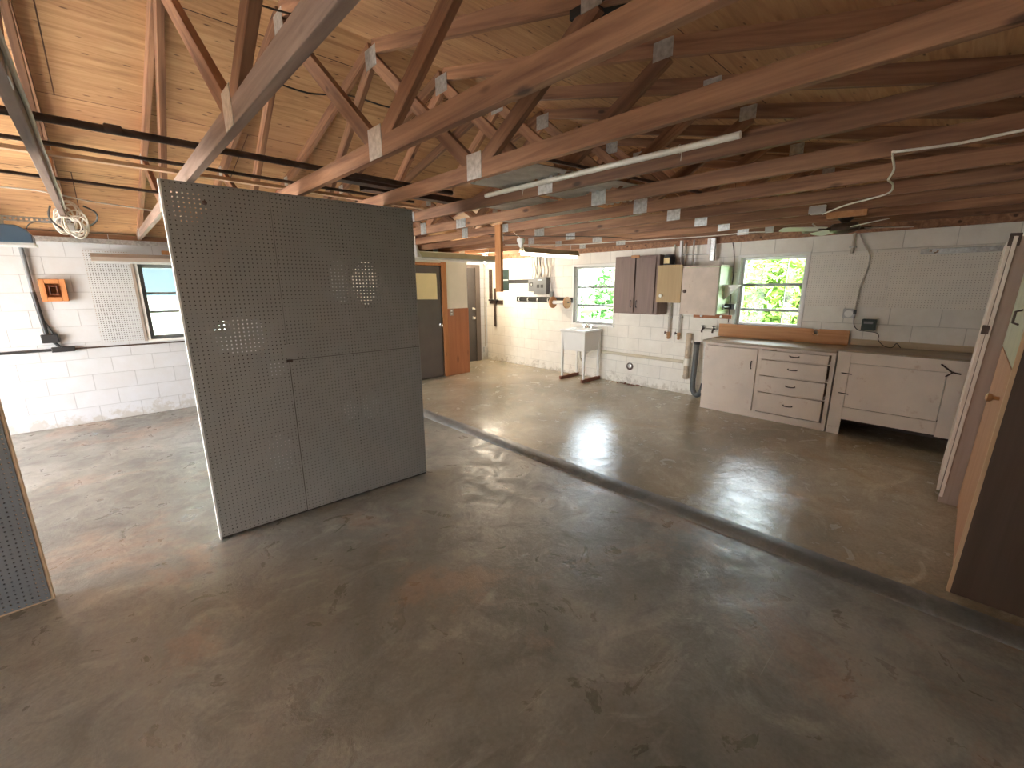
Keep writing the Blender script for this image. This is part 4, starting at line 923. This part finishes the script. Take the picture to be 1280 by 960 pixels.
tag(MB().tube(smoothpts(pts, 3), .007, 6).build('cable_coil', K['copper'], None, (5.3, 1.2, 2.2)), 'coil of grey cable hanging beside the ceiling fan', 'cable')

# ------------------------------------------------------------------ tall cabinets on the right
def tall(name, label, loc, tilt):
    o = thing(name, label, 'cabinet', loc); o.rotation_euler = (tilt, 0, 0); return o
def lb(parent, m, name, mat, bev=.002):
    o = m.build(name, mat, None, (0, 0, 0), bev); o.parent = parent; return o
TILT = math.radians(2.0)
# far cabinet, local frame: x along the wall, y = depth (0 at the front, negative into the wall), z up
tf = tall('tall_cabinet', 'narrow tall mauve brown cabinet standing at the end of the bench', (4.40, -.05, ST), TILT)
H1 = 1.92
m = MB(); m.box(0, .02, -.5, 0, 0, H1); m.box(.66, .68, -.5, 0, 0, H1); m.box(.02, .66, -.5, 0, H1 - .02, H1); m.box(.02, .66, -.5, 0, .08, .10); m.box(.02, .66, -.5, -.49, .10, H1 - .02)
lb(tf, m, 'carcass', K['mauve'])
lb(tf, MB().box(-.012, .0, -.02, .0, .05, H1), 'edge_strip', K['beige'])
d = lb(tf, MB().box(.004, .675, .004, .022, .09, H1 - .03), 'door', K['beige'])
lb(d, MB().box(-.02, .004, -.01, .026, 1.28, 1.34), 'latch', K['steel'])
lb(tf, MB().box(-.006, .0, -.035, .02, H1 - .06, H1 + .02), 'corner_cap', K['steel'])
tn = tall('tall_cabinet', 'tall two door cabinet with dark brown end panel nearest the camera', (3.08, -.155, ST), TILT * .8)
H2 = 1.98; L2 = 1.30
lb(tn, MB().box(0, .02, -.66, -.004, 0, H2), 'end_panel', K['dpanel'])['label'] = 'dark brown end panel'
lb(tn, MB().box(-.002, .022, -.004, .012, .0, H2), 'edge_strip', K['lpine'])['label'] = 'pale wooden edge strip'
m = MB(); m.box(L2 - .02, L2, -.66, 0, 0, H2); m.box(.02, L2 - .02, -.66, 0, H2 - .02, H2); m.box(.02, L2 - .02, -.66, 0, .08, .10); m.box(.02, L2 - .02, -.66, -.65, .10, H2 - .02); m.box(.02, L2 - .02, -.05, -.03, .0, .08)
lb(tn, m, 'carcass', K['odoor'])
d1_ = lb(tn, MB().box(.03, L2 - .005, -.012, .006, .09, 1.20), 'lower_door', K['odoor'])
d2_ = lb(tn, MB().box(.03, L2 - .005, -.012, .006, 1.21, H2 - .02), 'upper_door', K['gdoor'])
lb(d1_, MB().lathe((.32, .006, 1.02), (0, 1, 0), [(0, .010), (.02, .010), (.03, .022), (.045, .024), (.052, .012)], 12), 'knob', K['brass'], 0)
lb(d2_, MB().tube([(.5, .004, 1.40), (.5, .03, 1.41), (.5, .03, 1.47), (.5, .004, 1.48)], .006, 6), 'handle', K['steel'], 0)

# ------------------------------------------------------------------ outdoors
tag(B(-30, XG - .2, 1.5, 25, -.12, -.02).build('driveway', K['drive'], None), None, None, None, 'structure')
tag(B(-30, XG - .2, -15, 1.5, -.12, -.02).box(XG - .2, 3, -15, YR - .2, -.12, -.02).build('side_yard', K['soil'], None), None, None, None, 'structure')
g = MB(); g.box(XW + .2, 40, -20, 40, -.2, -.1); g.box(XG - .2, XW + .2, YL + .2, 40, -.2, -.1); g.box(3, XW + .2, -20, YR - .2, -.2, -.1)
tag(g.build('ground', K['grass'], None), None, None, None, 'structure')
def tree(label, x, y, zc, rx, ry, rz, n, leaf, mat, seed, long=1.4):
    rnd = random.Random(seed); t = thing('garden_tree', label, 'tree', (x, y, -.1), 'trees outside the workshop windows')
    MB().tube([(x, y, -.1), (x + .05, y, zc * .5), (x, y + .06, zc)], [.09, .07, .04], 8).build('trunk', K['bark'], t)
    m = MB()
    for i in range(n):
        while True:
            p = Vector((rnd.uniform(-1, 1), rnd.uniform(-1, 1), rnd.uniform(-1, 1)))
            if .35 < p.length < 1 + .12 * math.sin(9 * p.x) * math.cos(7 * p.z): break
        c = Vector((x + p.x * rx, y + p.y * ry, zc + p.z * rz)); s = leaf * rnd.uniform(.6, 1.3)
        a = Vector((rnd.gauss(0, 1), rnd.gauss(0, 1), rnd.gauss(-.3, .6))).normalized(); b = a.orthogonal().normalized()
        b = (b * math.cos(rnd.uniform(0, 6.3)) + a.cross(b) * math.sin(rnd.uniform(0, 6.3))).normalized()
        m.add([c - a * s * long, c + b * s * .5, c + a * s * long, c - b * s * .5], [(0, 1, 2, 3)])
    m.build('foliage', mat, t)
tree('dark green hedge tree seen through the sink window', 9.9, 6.2, 1.15, 1.0, 1.05, 1.0, 4200, .07, K['leafa'], 3)
tree('low green bush behind the sink window pane', 9.9, 8.75, 1.1, .9, 1.1, 1.0, 2600, .07, K['leafa'], 4)
tree('lime green tree with long leaves seen through the bench window', 9.2, 2.3, 1.45, .9, .9, 1.05, 4200, .055, K['leafb'], 5, 2.4)
tree('second lime tree filling the far side of the bench window', 10.6, 4.1, 1.3, 1.1, .95, 1.25, 4200, .06, K['leafb'], 6, 2.2)
t = thing('garden_shed', 'pale sloping shed roof behind the bush outside the sink window', 'shed', (8.3, 6.3, -.1))
MB().prism([(7.7, -.1), (8.4, -.1), (8.4, .9), (7.7, .9)], 5.5, 7.2, 1).build('wall', K['fence'], t); MB().prism([(5.35, 1.22), (7.35, .85), (7.35, .90), (5.35, 1.27)], 7.6, 8.5, 0).build('roof', K['shingle'], t)
fe = thing('board_fence', 'white board fence seen through the garage window', 'fence', (1.2, 9.6, -.1))
for i in range(28): B(-1.4 + .17 * i, -1.4 + .17 * i + .164, 9.6, 9.62, -.1, 1.54).build('board', K['fence'], fe)
B(-1.4, 3.36, 9.62, 9.66, 1.2, 1.28).build('rail', K['fence'], fe); B(-1.4, 3.36, 9.62, 9.66, .2, .28).build('rail', K['fence'], fe)
nh = thing('neighbour_house', 'blue sided house wall above the white fence', 'house', (1.2, 12.5, -.1))
m = MB()
for i in range(20): m.prism([(12.5 - .012, -.1 + .18 * i), (12.5, .08 + .18 * i), (12.6, .08 + .18 * i), (12.6, -.1 + .18 * i)], -4, 6, 0)
m.build('siding', K['siding'], nh); B(-4.3, 6.3, 10.3, 12.7, 2.75, 2.87).build('added_shade_roof', K['fence'], nh)  # roof added out of view to keep the siding in shade
for x_ in (-3.9, 5.9): B(x_, x_ + .1, 10.4, 10.5, -.1, 2.75).build('shade_roof_post', K['fence'], nh)  # posts carrying the added shade roof

# ------------------------------------------------------------------ light
wd = bpy.data.worlds.new('sky'); S.world = wd; wd.use_nodes = True; nt = wd.node_tree; nt.nodes.clear()
sky = N(nt, 'TexSky', sky_type='NISHITA'); sky.sun_disc = False; sky.sun_elevation = math.radians(52); sky.sun_rotation = math.radians(225); sky.air_density = 1.0; sky.dust_density = 2.5; sky.altitude = 0
mxs = N(nt, 'Mix', data_type='RGBA'); mxs.inputs[0].default_value = .55; mxs.inputs[7].default_value = (8.5, 8.8, 9.0, 1); nt.links.new(sky.outputs[0], mxs.inputs[6])
bg = N(nt, 'Background'); bg.inputs['Strength'].default_value = .55; nt.links.new(mxs.outputs[2], bg.inputs[0])
ow_ = N(nt, 'OutputWorld'); nt.links.new(bg.outputs[0], ow_.inputs[0])
sl = bpy.data.lights.new('sun', 'SUN'); sl.energy = 19; sl.angle = math.radians(.6); sl.color = (1, .96, .90)
so = bpy.data.objects.new('sun', sl); COL.objects.link(so); so.location = (-8, -6, 12)
so.rotation_euler = Vector((.80, -.30, -1.05)).to_track_quat('-Z', 'Y').to_euler()
def portal(name, loc, d, sx, sy):
    l = bpy.data.lights.new(name, 'AREA'); l.shape = 'RECTANGLE'; l.size = sx; l.size_y = sy; l.cycles.is_portal = True
    o = bpy.data.objects.new(name, l); COL.objects.link(o); o.location = loc; o.rotation_euler = Vector(d).to_track_quat('-Z', 'Z').to_euler()
portal('garage_portal', (XG - .22, 5.0, 1.06), (1, 0, 0), 2.9, 2.12)
portal('added_fill_opening_portal', (-2.725, YR - .22, 1.03), (0, 1, 0), .75, 2.05)  # portal of the added fill light doorway
portal('window_1_portal', (.89, YL + .22, 1.485), (0, -1, 0), .92, .97)
portal('window_2_portal', (XW + .22, 4.595, 1.495), (-1, 0, 0), .85, .99)
portal('window_3_portal', (XW + .22, 1.835, 1.57), (-1, 0, 0), .75, .88)
pl = bpy.data.lights.new('bulb_light', 'POINT'); pl.energy = 13; pl.color = (1, .88, .68); pl.shadow_soft_size = .035
po_ = bpy.data.objects.new('bulb_light', pl); COL.objects.link(po_); po_.location = (5.55, 6.62, 2.06)

# ------------------------------------------------------------------ camera
cam = bpy.data.cameras.new('camera'); cam.sensor_width = 36; cam.lens = 536.04 / 1280 * 36; cam.clip_start = .05
co = bpy.data.objects.new('camera', cam); COL.objects.link(co)
yaw, pitch, roll = math.radians(46.656), math.radians(12.829), math.radians(-.3645)
fw_ = Vector((math.cos(yaw) * math.cos(pitch), math.sin(yaw) * math.cos(pitch), -math.sin(pitch)))
r0 = Vector((math.sin(yaw), -math.cos(yaw), 0)); u0_ = r0.cross(fw_)
rr_ = r0 * math.cos(roll) + u0_ * math.sin(roll); uu_ = -r0 * math.sin(roll) + u0_ * math.cos(roll)
Mc = Matrix((rr_, uu_, -fw_)).transposed().to_4x4(); Mc.translation = (0, 0, 1.66); co.matrix_world = Mc
S.camera = co
S.view_settings.view_transform = 'Standard'; S.view_settings.look = 'None'; S.view_settings.gamma = 1; S.view_settings.use_curve_mapping = False
S.view_settings.exposure = 2.45
S.cycles.max_bounces = 10; S.cycles.diffuse_bounces = 6; S.cycles.glossy_bounces = 4; S.cycles.transparent_max_bounces = 12
S.cycles.use_denoising = True; S.cycles.sample_clamp_indirect = 8
